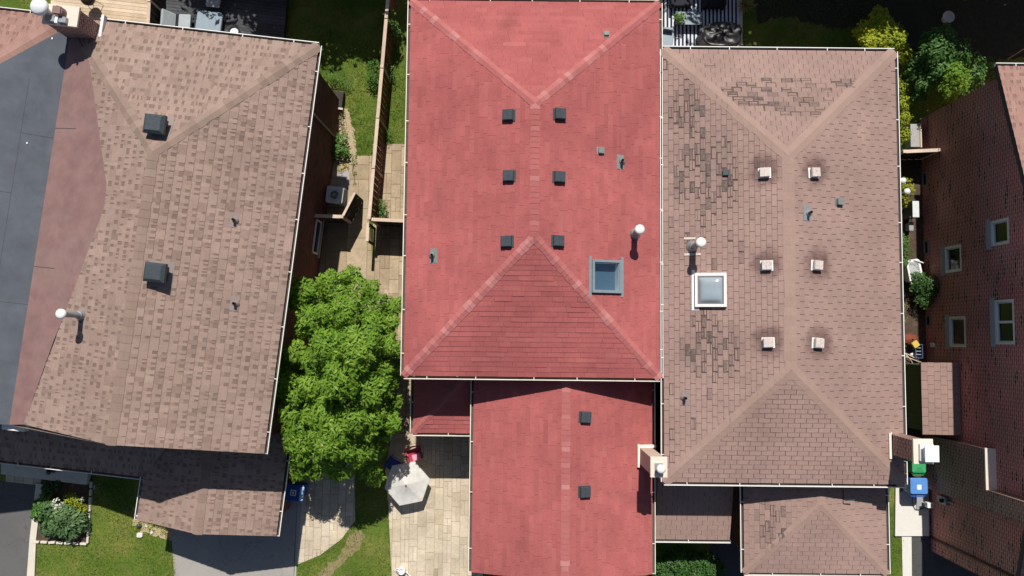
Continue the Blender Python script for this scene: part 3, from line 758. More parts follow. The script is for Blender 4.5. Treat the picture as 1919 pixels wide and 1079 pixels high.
mb.build('garage_roof', [M['red'], M['red_base'], M['cream']], red, True)
mb = MB(); ridge_caps(mb, gA, gB, [gp['W'], gp['E']], .16, .19, seed=15, light=.25, ex=.22, tone=.6); mb.build('garage_ridge_cap', [M['red']], red, True)
gut('garage_gutter', red, 'cream', ((gx0, gy0, GZ), (gx0, gy1, GZ), (-1, 0, 0)), ((gx1, gy0, GZ), (gx1, gy1, GZ), (1, 0, 0)))
mb = MB(); wallbox(mb, gx0 + .35, gx1 - .35, gy0 + .35, gy1 + .002, 0, GZ - .14); mb.build('garage_wall', M['brick_l'], red, True)
for px, py in ((1098, 782), (1097, 922)): box_vent(gp['E'], px, py, red, [M['blackmetal'], M['blackmetal'], M['darkhole']], .38, .19, .48)
# little porch roof in the corner
zz = 3.2; px0 = P(775, 760, zz).x; px1 = gx0 - .13; py0 = P(830, 811, zz).y; py1 = gy1
S = Plane([(px0, py0, zz), (px1, py0, zz), (px1, py1, zz + .3 * (py1 - py0)), (px0 + (py1 - py0) * .93, py1, zz + .3 * (py1 - py0))])
Wp = Plane([(px0, py0, zz), (px0 + (py1 - py0) * .93, py1, zz + .3 * (py1 - py0)), (px0, py1, zz)])
mb = MB(); courses(mb, S, .185, .62, .006, .02, 21, jit=.45, tv=.6, off=None); courses(mb, Wp, .17, .62, .006, .013, 22, jit=.45, off=None)
eave_box(mb, px0, px1, py0, py1, zz, 2, .14); ridge_caps(mb, (px0, py0, zz), (px0 + (py1 - py0) * .93, py1, zz + .3 * (py1 - py0)), [S, Wp], .13, .19, ex=.2)
mb.build('porch_roof', [M['red'], M['red_base'], M['cream']], red, True)
gut('porch_gutter', red, 'cream', ((px0, py0, zz), (px1, py0, zz), (0, -1, 0), 2.6), ((px0, py0, zz), (px0, py1, zz), (-1, 0, 0)))
for cx in (px0 + .15, px1 - .3):
    mb = MB(); mb.box(cx - .06, cx + .06, py0 + .1, py0 + .22, .02, zz - .14, 0); mb.build('porch_post', [M['cream']], red, True)
for dx in (.3, 1.85): mb = MB(); mb.tube([(px0 + dx, y0 - .02, Zc - .1), (px0 + dx, y0 + .36, Zc - .45), (px0 + dx, y0 + .36, 3.95)], .035, 8, 0); mb.build('downspout', [M['cream']], red, True)
# stucco chimney on the garage's right edge
ca, cb = P(1219, 856, 6.85), P(1251, 895, 6.85)
cx0, cx1, cy0, cy1 = ca.x + .05, cb.x - .05, cb.y + .05, ca.y - .05
mb = MB(); mb.box(cx0, cx1, cy0, cy1, 0, 6.7, 0)
chm = mb.build('chimney', [M['stucco']], red, True, merge=True, bevel=.015)
mb = MB(); mb.box(cx0 - .05, cx1 + .05, cy0 - .05, cy1 + .05, 6.7, 6.85, 0); mb.build('chimney_cap', [M['stucco_cap']], chm, True, merge=True, bevel=.012)
mb = MB(); cc = Vector(((cx0 + cx1) / 2, (cy0 + cy1) / 2, 6.85)); mb.box(cc.x - .15, cc.x + .12, cc.y - .17, cc.y + .14, 6.85, 6.9, 0)
mb.cyl(cc, cc + Vector((0, 0, .32)), .1, .1, 16, 0); mb.lathe([(.15, .3), (.155, .36), (.1, .41), (.02, .42)], cc, 20, 1)
mb.build('chimney_flue', [M['greymetal'], M['white']], chm, True)
mb = MB()
pE = gp['E']; q = pE.to2(Vector((cx0, cy0, 3))); 
mb.box(cx0 - .09, cx0 - .004, cy0 - .12, cy1 + .12, GZ, GZ + .2 + (gx1 - cx0) * .31, 0)
mb.box(cx0 - .003, gx1 + .1, cy1 + .004, cy1 + .1, GZ, GZ + .12 + (gx1 - cx0) * .31, 0)
mb.build('chimney_flashing', [M['cream']], chm, True)

# ================================================================== BROWN HOUSE
bx0 = (P(1241, 93, Zc).x + P(1246, 905, Zc).x) / 2; bx1 = (P(1675, 95, Zc).x + P(1696, 907, Zc).x) / 2
by1 = P(1460, 94, Zc).y; by0 = P(1460, 905, Zc).y
brown = thing('brown_house', 'hip roofed house with faded brown shingles, dark worn patches and white metal vents', 'house', ((bx0 + bx1) / 2, (by0 + by1) / 2, 0))
bp, bA, bB = hip_planes(bx0, bx1, by0, by1, Zc, .275, ridge_x=(bx0 + bx1) / 2 - .13, da=-.2, db=.05)
def patch(px, py, rx, ry, pl):
    c = pl.at(px, py); return (c.x, c.y, rx / 54., ry / 54.)
worn = [patch(*a) for a in ((1290, 215, 34, 62, bp['W']), (1322, 325, 64, 98, bp['W']), (1330, 655, 56, 62, bp['W']), (1310, 600, 20, 50, bp['W']), (1455, 175, 115, 36, bp['N']), (1500, 195, 60, 30, bp['N']), (1585, 155, 26, 12, bp['N']))]
def hsh(x, y): 
    v = sin(x * 12.9898 + y * 78.233) * 43758.5453; return v - math.floor(v)
def wear_fn(p):
    v = 0
    for (x, y, rx, ry) in worn:
        d = math.hypot((p.x - x) / rx, (p.y - y) / ry); v = max(v, min(1, (1.12 - d) * 2.2))
    n = hsh(round(p.x, 2), round(p.y, 2))
    return max(0, v) * (1 if n > .25 else .25) if v > 0 else (.55 if n > .94 and p.x < 8.6 else 0)
mb = MB()
bs = bp['W'].at(1332, 543, .12); bu, bv = bp['W'].to2(bs)
spec = {'W': (.186, .40, .017, .009), 'E': (.19, .44, .022, .004), 'S': (.175, .42, .02, .013), 'N': (.20, .36, .016, .005)}
VG = {'W': .009, 'S': .004, 'E': 0, 'N': 0}
for k in 'WESN':
    e, L, gap, t = spec[k]; courses(mb, bp[k], e, L, gap, t, 31 + ord(k), wear=wear_fn, jit=.02, tv=.4, vgap=VG[k])
eave_box(mb, bx0, bx1, by0, by1, Zc, 2)
bl = WM[brown.name].inverted()
SOOTY = mat_toned('sooty_brown_shingle', **BROWN, spots=[tuple(bl @ bp['W' if px < 1480 else 'E'].at(px, py, .0)) for px, py in ((1433, 320), (1527, 320), (1437, 494), (1532, 494), (1440, 638), (1534, 640))], spot_r=.75)
mb.build('roof', [SOOTY, M['brown_base'], M['white']], brown, True)
mb = MB(); crn = {'SW': (bx0, by0, Zc), 'SE': (bx1, by0, Zc), 'NW': (bx0, by1, Zc), 'NE': (bx1, by1, Zc)}
for c, a in (('SW', bA), ('SE', bA), ('NW', bB), ('NE', bB)):
    ridge_caps(mb, crn[c], a, [bp[c[0]], bp[c[1]]], .22, .3, .004, seed=ord(c[0]) * 3 + ord(c[1]), ex=.32)
ridge_caps(mb, bA, bB, [bp['W'], bp['E']], .22, .3, .004, seed=19, ex=.3)
mb.build('ridge_cap', [M['brown']], brown, True)
for a, b, o in (((bx0, by0), (bx1, by0), (0, -1)), ((bx0, by0), (bx0, by1), (-1, 0)), ((bx1, by0 + 1.7), (bx1, by1), (1, 0)), ((bx0, by1), (bx1, by1), (0, 1)), ((bx1, by0), (bx1, by0 + .8), (1, 0))):
    gut('gutter', brown, 'white', ((*a, Zc), (*b, Zc), (*o, 0), 1.7, .105 if o[0] < 0 else .12))
mb = MB(); wallbox(mb, bx0 + .4, bx1 - .4, by0 + .4, by1 - .4, 0, Zc - .16); mb.build('wall', M['brick_l'], brown, True)
for px, py in ((1433, 323), (1528, 323), (1437, 497), (1533, 497), (1440, 642), (1535, 643)):
    box_vent(bp['W' if px < 1480 else 'E'], px, py, brown, [M['whitemetal'], M['white'], M['darkhole']], .33, .2, .43)
small_vent(bp['W'], 1360, 323, brown, [M['blackmetal'], M['blackmetal'], M['darkhole']], .2, .1)
small_vent(bp['E'], 1577, 377, brown, [M['ventgrey'], M['ventgrey'], M['darkhole']], .24, .14)
stack_pipe(bp['E'], 1522, 398, brown, M['greymetal']); stack_pipe(bp['W'], 1281, 746, brown, M['flash_brown'])
fb = bp['W'].at(1298, 462); flue(fb, brown, 1.25, .11, .17)
X = bp['W'].mat(fb)
for q in ((-.34, -.26, -.3, .1), (.24, .32, -.3, .28)): mb = MB(); mb.box(*q, .02, .04, 0, X=X); mb.build('flue_flashing', [M['whitemetal']], brown, True)
# domed acrylic skylight
X = bp['W'].mat(bs); mb = MB()
for (a, b, c, d) in ((-.6, -.5, -.54, .54), (.5, .6, -.54, .54), (-.5, .5, -.54, -.45), (-.5, .5, .45, .54)): mb.box(a, b, c, d, .015, .17, 0, X=X)
mb.box(-.72, .66, -.66, -.545, .02, .036, 0, X=X); mb.box(.605, .72, -.66, -.4, .02, .037, 0, X=X)
sf = mb.build('skylight', [M['white']], brown, True, merge=True, bevel=.012)
mb = MB()
for (a, b, c, d) in ((-.5, -.455, -.45, .45), (.455, .5, -.45, .45), (-.455, .455, -.45, -.405), (-.455, .455, .405, .45)): mb.box(a, b, c, d, .14, .175, 0, X=X)
mb.build('inner_frame', [mat_plain('bronze_frame', (.20, .17, .16, 1), .5)], sf, True)
mb = MB(); n = 14; g = []
for j in range(n + 1):
    for i in range(n + 1):
        a, b = i / n * 2 - 1, j / n * 2 - 1; g.append(X @ Vector((a * .455, b * .405, .15 + .13 * ((1 - a ** 4) * (1 - b ** 4)) ** .6)))
mb.raw(g, [(j * (n + 1) + i, j * (n + 1) + i + 1, (j + 1) * (n + 1) + i + 1, (j + 1) * (n + 1) + i) for j in range(n) for i in range(n)], 0, True)
mb.build('dome', [M['acrylic']], sf, True)
# chimney at the lower right corner
ca, cb = P(1713, 824, 7.3), P(1748, 868, 7.3); cx0, cx1, cy0, cy1 = ca.x, cb.x, cb.y, ca.y
mb = MB(); wallbox(mb, cx0 + .03, cx1 - .03, cy0 + .03, cy1 - .03, 0, 7.2); chm = mb.build('chimney', [M['brick_c']], brown, True)
mb = MB(); mb.box(cx0 - .03, cx1 + .03, cy0 - .03, cy1 + .03, 7.2, 7.3, 0); mb.build('chimney_cap', [M['stucco_cap']], chm, True, merge=True, bevel=.01)
mb = MB(); wd, cyy = (cx1 - cx0), (cy0 + cy1) / 2
mb.box(cx0 + wd * .22, cx1 - .02, cyy - .30, cyy + .26, 7.3, 7.42, 0); mb.box(cx0 + wd * .36, cx1 - .1, cyy - .2, cyy + .16, 7.42, 7.62, 0)
mb.box(cx0 + wd * .26, cx1 + .02, cyy - .29, cyy + .25, 7.62, 7.67, 0); mb.build('chimney_flue', [M['white_plastic']], chm, True, merge=True, bevel=.012)
mb = MB(); mb.box(bx1 - .62, bx1 - .54, cy0 - .1, cy1 + .02, Zc + .14, Zc + .24, 0); mb.box(bx1 - .54, cx0 + .02, cy1 - .02, cy1 + .06, Zc, Zc + .2, 0)
mb.build('chimney_flashing', [M['cream']], chm, True)
# garage roof and porch roof in front of it
HZ, QZ = 4.3, 3.1
hx0, hx1 = P(1394, 1000, HZ).x, P(1661, 1000, HZ).x; hy0 = P(1530, 1074, HZ).y; hy1 = by0 + .395
hp_, hA, hB = hip_planes(hx0, hx1, hy0, hy1, HZ, .24, False, True)
mb = MB()
gw = [patch(1447, 985, 32, 48, hp_['W'])]; worn += gw
for k in 'WES': e, L, gap, t = spec[k]; courses(mb, hp_[k], e, L, gap * .7, t * .7, 61 + ord(k), wear=wear_fn if k == 'W' else None, jit=.02, tv=.4)
eave_box(mb, hx0, hx1, hy0, hy1, HZ, 2, .14)
mb.build('garage_roof', [M['brown'], M['brown_base'], M['white']], brown, True)
mb = MB(); ridge_caps(mb, (hx0, hy0, HZ), hA, [hp_['S'], hp_['W']], .15, .3, .003, seed=5, ex=.25); ridge_caps(mb, (hx1, hy0, HZ), hA, [hp_['S'], hp_['E']], .15, .3, .003, seed=6, ex=.25)
ridge_caps(mb, hA, hB, [hp_['W'], hp_['E']], .15, .3, .003, seed=7, ex=.25); mb.build('garage_ridge_cap', [M['brown']], brown, True)
gut('garage_gutter', brown, 'white', ((hx0, hy0, HZ), (hx1, hy0, HZ), (0, -1, 0)), ((hx0, hy0, HZ), (hx0, hy1 - .4, HZ), (-1, 0, 0)), ((hx1, hy0, HZ), (hx1, hy1 - .4, HZ), (1, 0, 0)))
mb = MB(); wallbox(mb, hx0 + .35, hx1 - .35, hy0 + .35, hy1 + .002, 0, HZ - .14); mb.build('garage_wall', M['brick_l'], brown, True)
qx0 = P(1227, 960, QZ).x; qx1 = P(1370, 985, QZ + .2).x; qy0 = P(1300, 1011, QZ).y
S = Plane([(qx0, qy0, QZ), (qx1, qy0, QZ), (qx1, hy1, QZ + .26 * (hy1 - qy0)), (qx0, hy1, QZ + .26 * (hy1 - qy0))])
mb = MB(); courses(mb, S, .2, .4, .014, .005, 71, jit=.02); eave_box(mb, qx0, qx1, qy0, hy1, QZ, 2, .14); mb.build('porch_roof', [M['brown'], M['brown_base'], M['white']], brown, True)
mb = MB(); gutter(mb, (qx0, qy0, QZ), (qx1 + .05, qy0, QZ), (0, -1, 0)); mb.build('porch_gutter', GUT('white'), brown, True)
mb = MB(); c = hp_['E'].at(1580, 935); mb.tube([c, c + Vector((0, 0, .25)), c + Vector((.3, .02, .27)), ], .02, 6, 0); mb.tube([c + Vector((0, 0, .0)), c + Vector((.0, .35, .05))], .02, 6, 0); mb.build('roof_bracket', [M['blackmetal']], brown, True)

# ================================================================== LEFT HOUSE (laminated shingles), turned a few degrees
BR, TR = P(495, 850, Zc), P(597, 85, Zc); ey = (TR - BR).normalized(); ex = Vector((ey.y, -ey.x, 0)); Ly = (TR - BR).length
def L(x, y, z): return Vector((BR.x, BR.y, 0)) + ex * x + ey * y + Vector((0, 0, z))
lang = math.atan2(ey.y, ey.x) - pi / 2
left = thing('shingled_house', 'house with mottled tan and brown laminated shingle roof and two large black roof vents', 'house', L(-4.7, Ly / 2, 0), lang)
HW, SL = 4.70, .33; zr = Zc + SL * HW; VX = -9.1; zv = Zc + SL * (2 * HW + VX)
A_, B_ = L(-HW, 0, zr), L(-HW, Ly - HW - .22, zr)
pE_ = Plane([L(0, 0, Zc), L(0, Ly, Zc), B_, A_]); pN_ = Plane([L(0, Ly, Zc), L(VX, Ly, Zc), L(VX, Ly - (2 * HW + VX), zv), B_])
pW_ = Plane([A_, B_, L(VX, Ly - (2 * HW + VX), zv), L(VX, 0, zv)])
mb = MB()
ALh = dict(e=.30, L=.23, gap=0, t=.011, style='arch', jit=.6, off=None)
courses(mb, pE_, seed=41, **ALh); courses(mb, pN_, seed=42, **ALh)
J = [pW_.at(u, v) for u, v in ((167, 110), (200, 345), (197, 385), (150, 520), (100, 640), (45, 795))]
hipc = L(VX, Ly - (2 * HW + VX), zv); mid = (J[1] + J[2]) / 2; mr = mid - pW_.w * ((mid - A_).dot(pW_.w))
mr = Vector(mid) + pW_.w * ((A_ - mid).dot(pW_.w))
def sub(pts): return [pW_.to2(p) for p in pts]
allp = pW_.p2
pW_.p2 = sub([mid, J[1], J[0], B_ + (hipc - B_) * .9, B_, mr]); courses(mb, pW_, seed=43, **ALh)
pW_.p2 = sub([mid, mr, A_, J[5], J[2]]); courses(mb, pW_, seed=43, **ALh)
pW_.p2 = allp
def lbox(mb, xa, xb, ya, yb, z0, z1, mi=0): 
    X = Matrix.Translation(Vector((BR.x, BR.y, 0))) @ Matrix.Rotation(lang, 4, 'Z'); mb.box(xa, xb, ya, yb, z0, z1, mi, X=X)
def lwall(mb, xa, xb, ya, yb, z0, z1, mi=0):
    mb.M = Matrix.Translation(Vector((BR.x, BR.y, 0))) @ Matrix.Rotation(lang, 4, 'Z'); wallbox(mb, xa, xb, ya, yb, z0, z1, mi); mb.M = None
lbox(mb, VX, 0, .02, Ly, Zc - .16, Zc - .012, 2)
for a, b in ((L(0, -.01, Zc), A_ + ey * -.01), (L(VX, -.01, zv), A_ + ey * -.01)): mb.face([a, b, b - Vector((0, 0, .2)), a - Vector((0, 0, .2))], 3)
mb.build('roof', [M['arch'], M['arch_base'], M['white'], M['flash_brown']], left, True)
mb = MB(); pk = [L(VX, .0, zv), J[5], J[4], J[3], J[2], J[1], J[0], hipc]
pk = [p + pW_.n * .004 for p in pk]; pkp = pk if (pk[1] - pk[0]).cross(pk[2] - pk[0]).z > 0 else list(reversed(pk)); mb.face(pkp, 0)
for t in (.38, .72):
    a = L(VX, Ly * t, zv); b = a + pW_.w * (1.0); mb.face([a + pW_.n * .012, a + ey * .02 + pW_.n * .012, b + ey * .02 + pW_.n * .012, b + pW_.n * .012], 1)
mb.build('valley_lining', [M['pink_roll'], M['black_edge']], left, True)
mb = MB(); ridge_caps(mb, L(0, Ly, Zc), B_, [pE_, pN_], .2, .28, .012, seed=51, tone=.6, ex=.35); ridge_caps(mb, L(-8.3, Ly - 1.1, Zc + .36), B_, [pW_, pN_], .2, .28, .012, seed=52, tone=.6, ex=.35)
ridge_caps(mb, A_, B_, [pW_, pE_], .2, .28, .012, seed=53, tone=.6, ex=.45); mb.build('ridge_cap', [M['arch']], left, True)
gut('gutter', left, 'white', (L(0, 0, Zc), L(0, Ly, Zc), ex), (L(-8.15, Ly, Zc), L(0, Ly, Zc), ey))
mb = MB(); lwall(mb, VX - .001, -.4, .35, Ly - .4, 0, Zc - .16)
mb.face([L(-.4, .35, Zc - .16), A_ + ey * .35 - Vector((0, 0, .16)), L(VX, .35, Zc - .16)], 0, [(0, 0), (4.5, 1.4), (9, 0)])
lw = mb.build('wall', M['brick_l'], left, True)
def tower_vent(pl, px, py):
    p = pl.at(px, py, .5); mb = MB(); X = Matrix.Translation(p) @ Matrix.Rotation(lang, 4, 'Z'); X2 = pl.mat(p)
    mb.box(-.42, .42, -.42, .42, .012, .025, 1, X=X2); mb.box(-.25, .25, -.25, .25, -.1, .34, 2, X=X)
    lo = [X @ Vector((x * .36, y * .33, .3)) for x, y in ((-1, -1), (1, -1), (1, 1), (-1, 1))]; md = [X @ Vector((x * .36, y * .33, .44)) for x, y in ((-1, -1), (1, -1), (1, 1), (-1, 1))]; hi = [X @ Vector((x * .25, y * .24, .54)) for x, y in ((-1, -1), (1, -1), (1, 1), (-1, 1))]
    for i in range(4): j = (i + 1) % 4; mb.face([lo[i], lo[j], md[j], md[i]], 0); mb.face([md[i], md[j], hi[j], hi[i]], 0)
    mb.face(hi, 0); mb.face(list(reversed(lo)), 2); mb.build('roof_vent', [M['blackmetal'], M['flash_brown'], M['blackmetal']], left, True)
tower_vent(pN_, 289, 223); tower_vent(pE_, 297, 511)
stack_pipe(pE_, 441, 412, left, M['flash_brown'], .28); stack_pipe(pE_, 442, 569, left, M['flash_brown'], .28)
flue(pW_.at(153, 590), left, 1.25, .105, .165)
mb = MB(); a, b = L(.02, Ly - 2.55, Zc - .1), PP(632, 262, L(-.36, 0, 0), ex)
a = PP(583, 208, L(-.05, 0, 0), ex); mb.tube([a, PP(590, 216, L(-.34, 0, 0), ex), Vector((b.x, b.y, max(.1, b.z)))], .045, 6, 0); mb.build('downspout', [mat_plain('brown_grey_downspout', (.30, .24, .23, 1), .5)], left, True)
# side window
def wall_window(parent, name, p0, n, along, yz, mull=False, depth=.07, fr=.07, sill=True, framem=None):
    """window set in a wall plane: yz = (s0, s1, z0, z1) along the wall"""
    s0, s1, z0, z1 = yz; n = Vector(n).normalized(); al = Vector(along).normalized(); Z = Vector((0, 0, 1)); O = Vector((p0[0], p0[1], 0))
    X = Matrix(((al.x, n.x, 0, O.x), (al.y, n.y, 0, O.y), (0, 0, 1, 0), (0, 0, 0, 1)))
    root = MB()
    for a, b, c, d in ((s0, s1, z1 - fr, z1), (s0, s1, z0, z0 + fr), (s0, s0 + fr, z0 + fr, z1 - fr), (s1 - fr, s1, z0 + fr, z1 - fr)): root.box(a, b, .004, .055, c, d, 0, X=X)
    if mull: m_ = (s0 + s1) / 2; root.box(m_ - .035, m_ + .035, .004, .05, z0 + fr, z1 - fr, 0, X=X)
    o = root.build(name, [framem or M['white']], parent, True)
    g_ = MB(); g_.box(s0 + fr, s1 - fr, .002, .012, z0 + fr, z1 - fr, 0, X=X); g_.build('pane', [M['glass']], o, True)
    if sill:
        q = MB(); q.box(s0 - .12, s1 + .12, .002, .11, z0 - .14, z0 - .004, 0, X=X); q.build('sill', [M['stone']], o, True)
    return o
wp = L(-.398, 0, 0); pts = [PP(u, v, wp, ex) for u, v in ((581, 408), (568, 462))]
ss = sorted([(p - wp).dot(ey) for p in pts]); zz_ = 1.5
wall_window(left, 'window', wp, ex, ey, (ss[0] - .1, ss[1] + .1, .75, 1.55), sill=True)
# front: garage gable and lean-to
ga, gb = -5.4, .06; gm = (ga + gb) / 2; gz = 2.9; gr = gz + SL * (gb - ga) / 2; gy = -3.6
gE = Plane([L(gb, gy, gz), L(gb, .34, gz), L(gm, .34, gr), L(gm, gy, gr)]); gW = Plane([L(ga, gy, gz), L(gm, gy, gr), L(gm, .34, gr), L(ga, .34, gz)])
lt = 2.85; lz = lt + SL * 2.3
lS = Plane([L(VX, -1.95, lt), L(ga, -1.95, lt), L(ga + 1.6, .34, lz), L(VX, .34, lz)])
mb = MB(); courses(mb, gE, seed=44, **ALh); courses(mb, gW, seed=45, **ALh); lbox(mb, ga, gb, gy + .02, .34, gz - .14, gz - .012, 2)
for a, b in ((L(ga, gy, gz), L(gm, gy, gr)), (L(gb, gy, gz), L(gm, gy, gr))): mb.face([a, b, b - Vector((0, 0, .18)), a - Vector((0, 0, .18))], 2)
mb.face([L(ga + .3, gy + .3, gz - .1), L(gb - .3, gy + .3, gz - .1), L(gm, gy + .3, gr - .1)], 2)
ridge_caps(mb, L(gm, gy, gr), L(gm, .3, gr), [gE, gW], .18, .28, .012, tone=.6, ex=.35)
mb.build('garage_roof', [M['arch'], M['arch_base'], M['white']], left, True)
mb = MB(); courses(mb, lS, seed=46, **ALh); lbox(mb, VX, ga, -1.93, .34, lt - .14, lt - .012, 2); mb.build('porch_roof', [M['arch'], M['arch_base'], M['white']], left, True)
gut('garage_gutter', left, 'white', (L(gb, gy, gz), L(gb, .2, gz), ex), (L(ga, gy, gz), L(ga, -1.95, gz), -ex)); gut('porch_gutter', left, 'white', (L(VX, -1.95, lt), L(ga, -1.95, lt), -ey, 2.2))
mb = MB(); lwall(mb, ga + .35, gb - .4, gy + .35, .36, 0, gz - .14); mb.build('garage_wall', M['brick_l'], left, True)
mb = MB(); mb.tube([L(ga - .1, gy + .1, gz - .1), L(ga + .2, gy + .3, gz - .4), L(ga + .3, gy + .3, .1)], .045, 6, 0); mb.build('garage_downspout', [M['white']], left, True)

# ------------------------------------------------------------------ the twin house at the far left, grey roll roofing on its slope
twin = thing('grey_roofed_house', 'house at the far left whose roof slope is covered with dark grey roll roofing', 'house', L(-13.9, Ly / 2, 0), lang)
TX = 2 * VX; A2, B2 = L(TX + HW, 0, zr), L(TX + HW, Ly - HW, zr)
tE = Plane([L(VX, 0, zv), L(VX, Ly - (2 * HW + VX), zv), B2, A2]); tN = Plane([L(VX - .1, Ly, Zc), L(TX - .2, Ly, Zc), B2])
tW = Plane([L(TX, 0, Zc), A2, B2, L(TX, Ly, Zc)])
mb = MB(); mb.face([p for p in (L(VX, 0, zv), L(VX, Ly - .3, zv), B2, A2)], 0)
for s_, t0, t1 in ((1.05, .0, 1), (2.1, 0, 1), (3.15, 0, 1)):
    a = L(VX, 0, zv) + tE.w * s_ + tE.n * .006; b = a + ey * (Ly * .9 - s_)
    mb.face([a, b, b + tE.w * .009, a + tE.w * .009], 1)
for s_, yy in ((0, 4.3), (1.06, 8.2), (1.06, 2.4), (2.11, 6.1), (0, 10.4)):
    a = L(VX, yy, zv) + tE.w * s_ + tE.n * .007; mb.face([a, a + tE.w * 1.04, a + tE.w * 1.04 + ey * .012, a + ey * .012], 1)
for u, v in ((51, 268), (98, 72)):
    c = tE.at(u, v); X = tE.mat(c); mb.box(-.035, .035, -.02, .02, .008, .03, 2, X=X)
mb.build('roll_roofing', [M['grey_roll'], M['black_edge'], M['white']], twin, True)
mb = MB(); courses(mb, tN, seed=47, **ALh)
lbox(mb, TX, VX - .002, .02, Ly, Zc - .16, Zc - .012, 2); courses(mb, tW, seed=48, **ALh)
mb.build('roof', [M['arch_red'], M['arch_base'], M['white']], twin, True)
mb = MB(); ridge_caps(mb, L(VX - .6, Ly - .5, Zc + .17), B2, [tE, tN], .3, .28, .014, seed=58, tone=.6); ridge_caps(mb, A2, B2, [tE, tW], .2, .28, .014, seed=59); mb.build('ridge_cap', [M['arch_red']], twin, True)
mb = MB(); gutter(mb, L(TX, Ly, Zc), L(VX - .75, Ly, Zc), ey); mb.build('gutter', GUT('white'), twin, True)
mb = MB(); lwall(mb, TX + .4, VX - .003, .35, Ly - .4, 0, Zc - .16); mb.build('wall', M['brick_l'], twin, True)
lS2 = Plane([L(-14, -1.95, lt), L(VX - .004, -1.95, lt), L(VX - .004, .34, lz), L(-14, .34, lz)])
mb = MB(); courses(mb, lS2, seed=49, **ALh); lbox(mb, -14, VX - .004, -1.93, .34, lt - .14, lt - .012, 2); mb.build('porch_roof', [M['arch'], M['arch_base'], M['white']], twin, True)
mb = MB(); gutter(mb, L(-14, -1.95, lt), L(VX - .004, -1.95, lt), -ey, 2.2); mb.build('porch_gutter', GUT('white'), twin, True)
mb = MB(); q0 = P(10, 799, 5.3); q1 = P(48, 803, 5.3); X = Matrix.Translation((q0 + q1) / 2) @ Matrix.Rotation(lang, 4, 'Z'); mb.box(-.4, .4, -.09, .09, -.14, .14, 0, X=X); mb.build('fascia_box', [M['white']], twin, True)
# chimney between the two roofs
ca, cb = P(84, 11, 7.1), P(143, 45, 7.1); X = Matrix.Translation(((ca.x + cb.x) / 2, (ca.y + cb.y) / 2, 0)) @ Matrix.Rotation(lang, 4, 'Z'); a, b = .62, .36
mb = MB(); mb.M = X; wallbox(mb, -a + .06, a - .06, -b + .06, b - .06, 0, 7.0); mb.M = None; chm = mb.build('chimney', [M['brick_c']], left, True)
mb = MB(); mb.box(-a, a, -b, b, 7.0, 7.1, 0, X=X); mb.build('chimney_cap', [M['stucco_cap']], chm, True, merge=True, bevel=.012)
mb = MB()
mb.cyl(X @ Vector((.02, .06, 7.1)), X @ Vector((.02, .06, 7.35)), .2, .18, 14, 0); mb.box(-.12, .16, -.06, .2, 7.35, 7.4, 0, X=X); mb.box(-.42, .3, -.3, -.1, 7.1, 7.25, 1, X=X)
mb.cyl(X @ Vector((-.46, .04, 7.1)), X @ Vector((-.46, .04, 7.5)), .14, .14, 14, 2); mb.lathe([(.3, 7.46), (.31, 7.52), (.24, 7.62), (.02, 7.66)], (X @ Vector((-.5, .06, 0))), 20, 2); mb.box(-.05, .05, -.36, -.05, 7.12, 7.3, 2, X=X)
mb.build('chimney_flue', [mat_plain('brown_clay_flue', (.23, .15, .13, 1), .8), M['greymetal'], M['white_plastic']], chm, True)
mb = MB(); mb.box(a + .02, a + .12, -b - .25, b + .3, 5.62, 5.82, 0, X=X); mb.box(a + .1, a + .55, -b - .34, -b - .26, 5.72, 5.82, 0, X=X); mb.build('chimney_flashing', [M['white']], chm, True)

# ================================================================== BRICK HOUSE on the right
WX = 17.95; WY0, WY1 = -8.95, 9.75
bh = thing('brick_house', 'tall house with a shaded maroon brick side wall and white framed windows', 'house', (22.5, .4, 0))
def zrake(y): return 5.44 + .28 * (WY1 - y if y > .4 else y - WY0)
def by_(u, v): p = PXw(u, v, WX); return p.y, p.z
wins = [('A', by_(1858, 462), by_(1890, 407), False), ('B', by_(1772, 512), by_(1801, 457), False), ('C', by_(1780, 650), by_(1809, 592), False), ('D', by_(1866, 645), by_(1900, 560), True)]
mb = MB()
yc = sorted({WY0, WY1, .4, -5.6, 6.4} | {round(c, 3) for _, a, b, _2 in wins for c in (a[0], b[0])}); zc = sorted({0.0, 5.44, 6.2} | {round(c, 3) for _, a, b, _2 in wins for c in (a[1], b[1])})
for i in range(len(yc) - 1):
    y_a, y_b = yc[i], yc[i + 1]; tall = y_a >= -5.6 and y_b <= 6.4; base_z = 6.2 if tall else 5.44
    for j in range(len(zc) - 1):
        ym, zm = (yc[i] + yc[i + 1]) / 2, (zc[j] + zc[j + 1]) / 2
        if zm > base_z or any(a[0] < ym < b[0] and a[1] < zm < b[1] for _, a, b, _2 in wins): continue
        q = [(y_b, zc[j]), (y_a, zc[j]), (y_a, zc[j + 1]), (y_b, zc[j + 1])]
        mb.face([(WX, y, z) for y, z in q], 0, [(y, z) for y, z in q])
    q = [(y_b, base_z), (y_a, base_z), (y_a, zrake(y_a)), (y_b, zrake(y_b))]
    mb.face([(WX, y, z) for y, z in q], 0, [(y, z) for y, z in q])
for (xa, ya, xb, yb) in ((WX, WY0, 27, WY0), (27, WY1, WX, WY1)): mb.face([(xa, ya, 0), (xb, yb, 0), (xb, yb, 5.44), (xa, ya, 5.44)], 0, [(xa, 0), (xb, 0), (xb, 5.44), (xa, 5.44)])
mb.build('wall', M['brick_r'], bh, True)
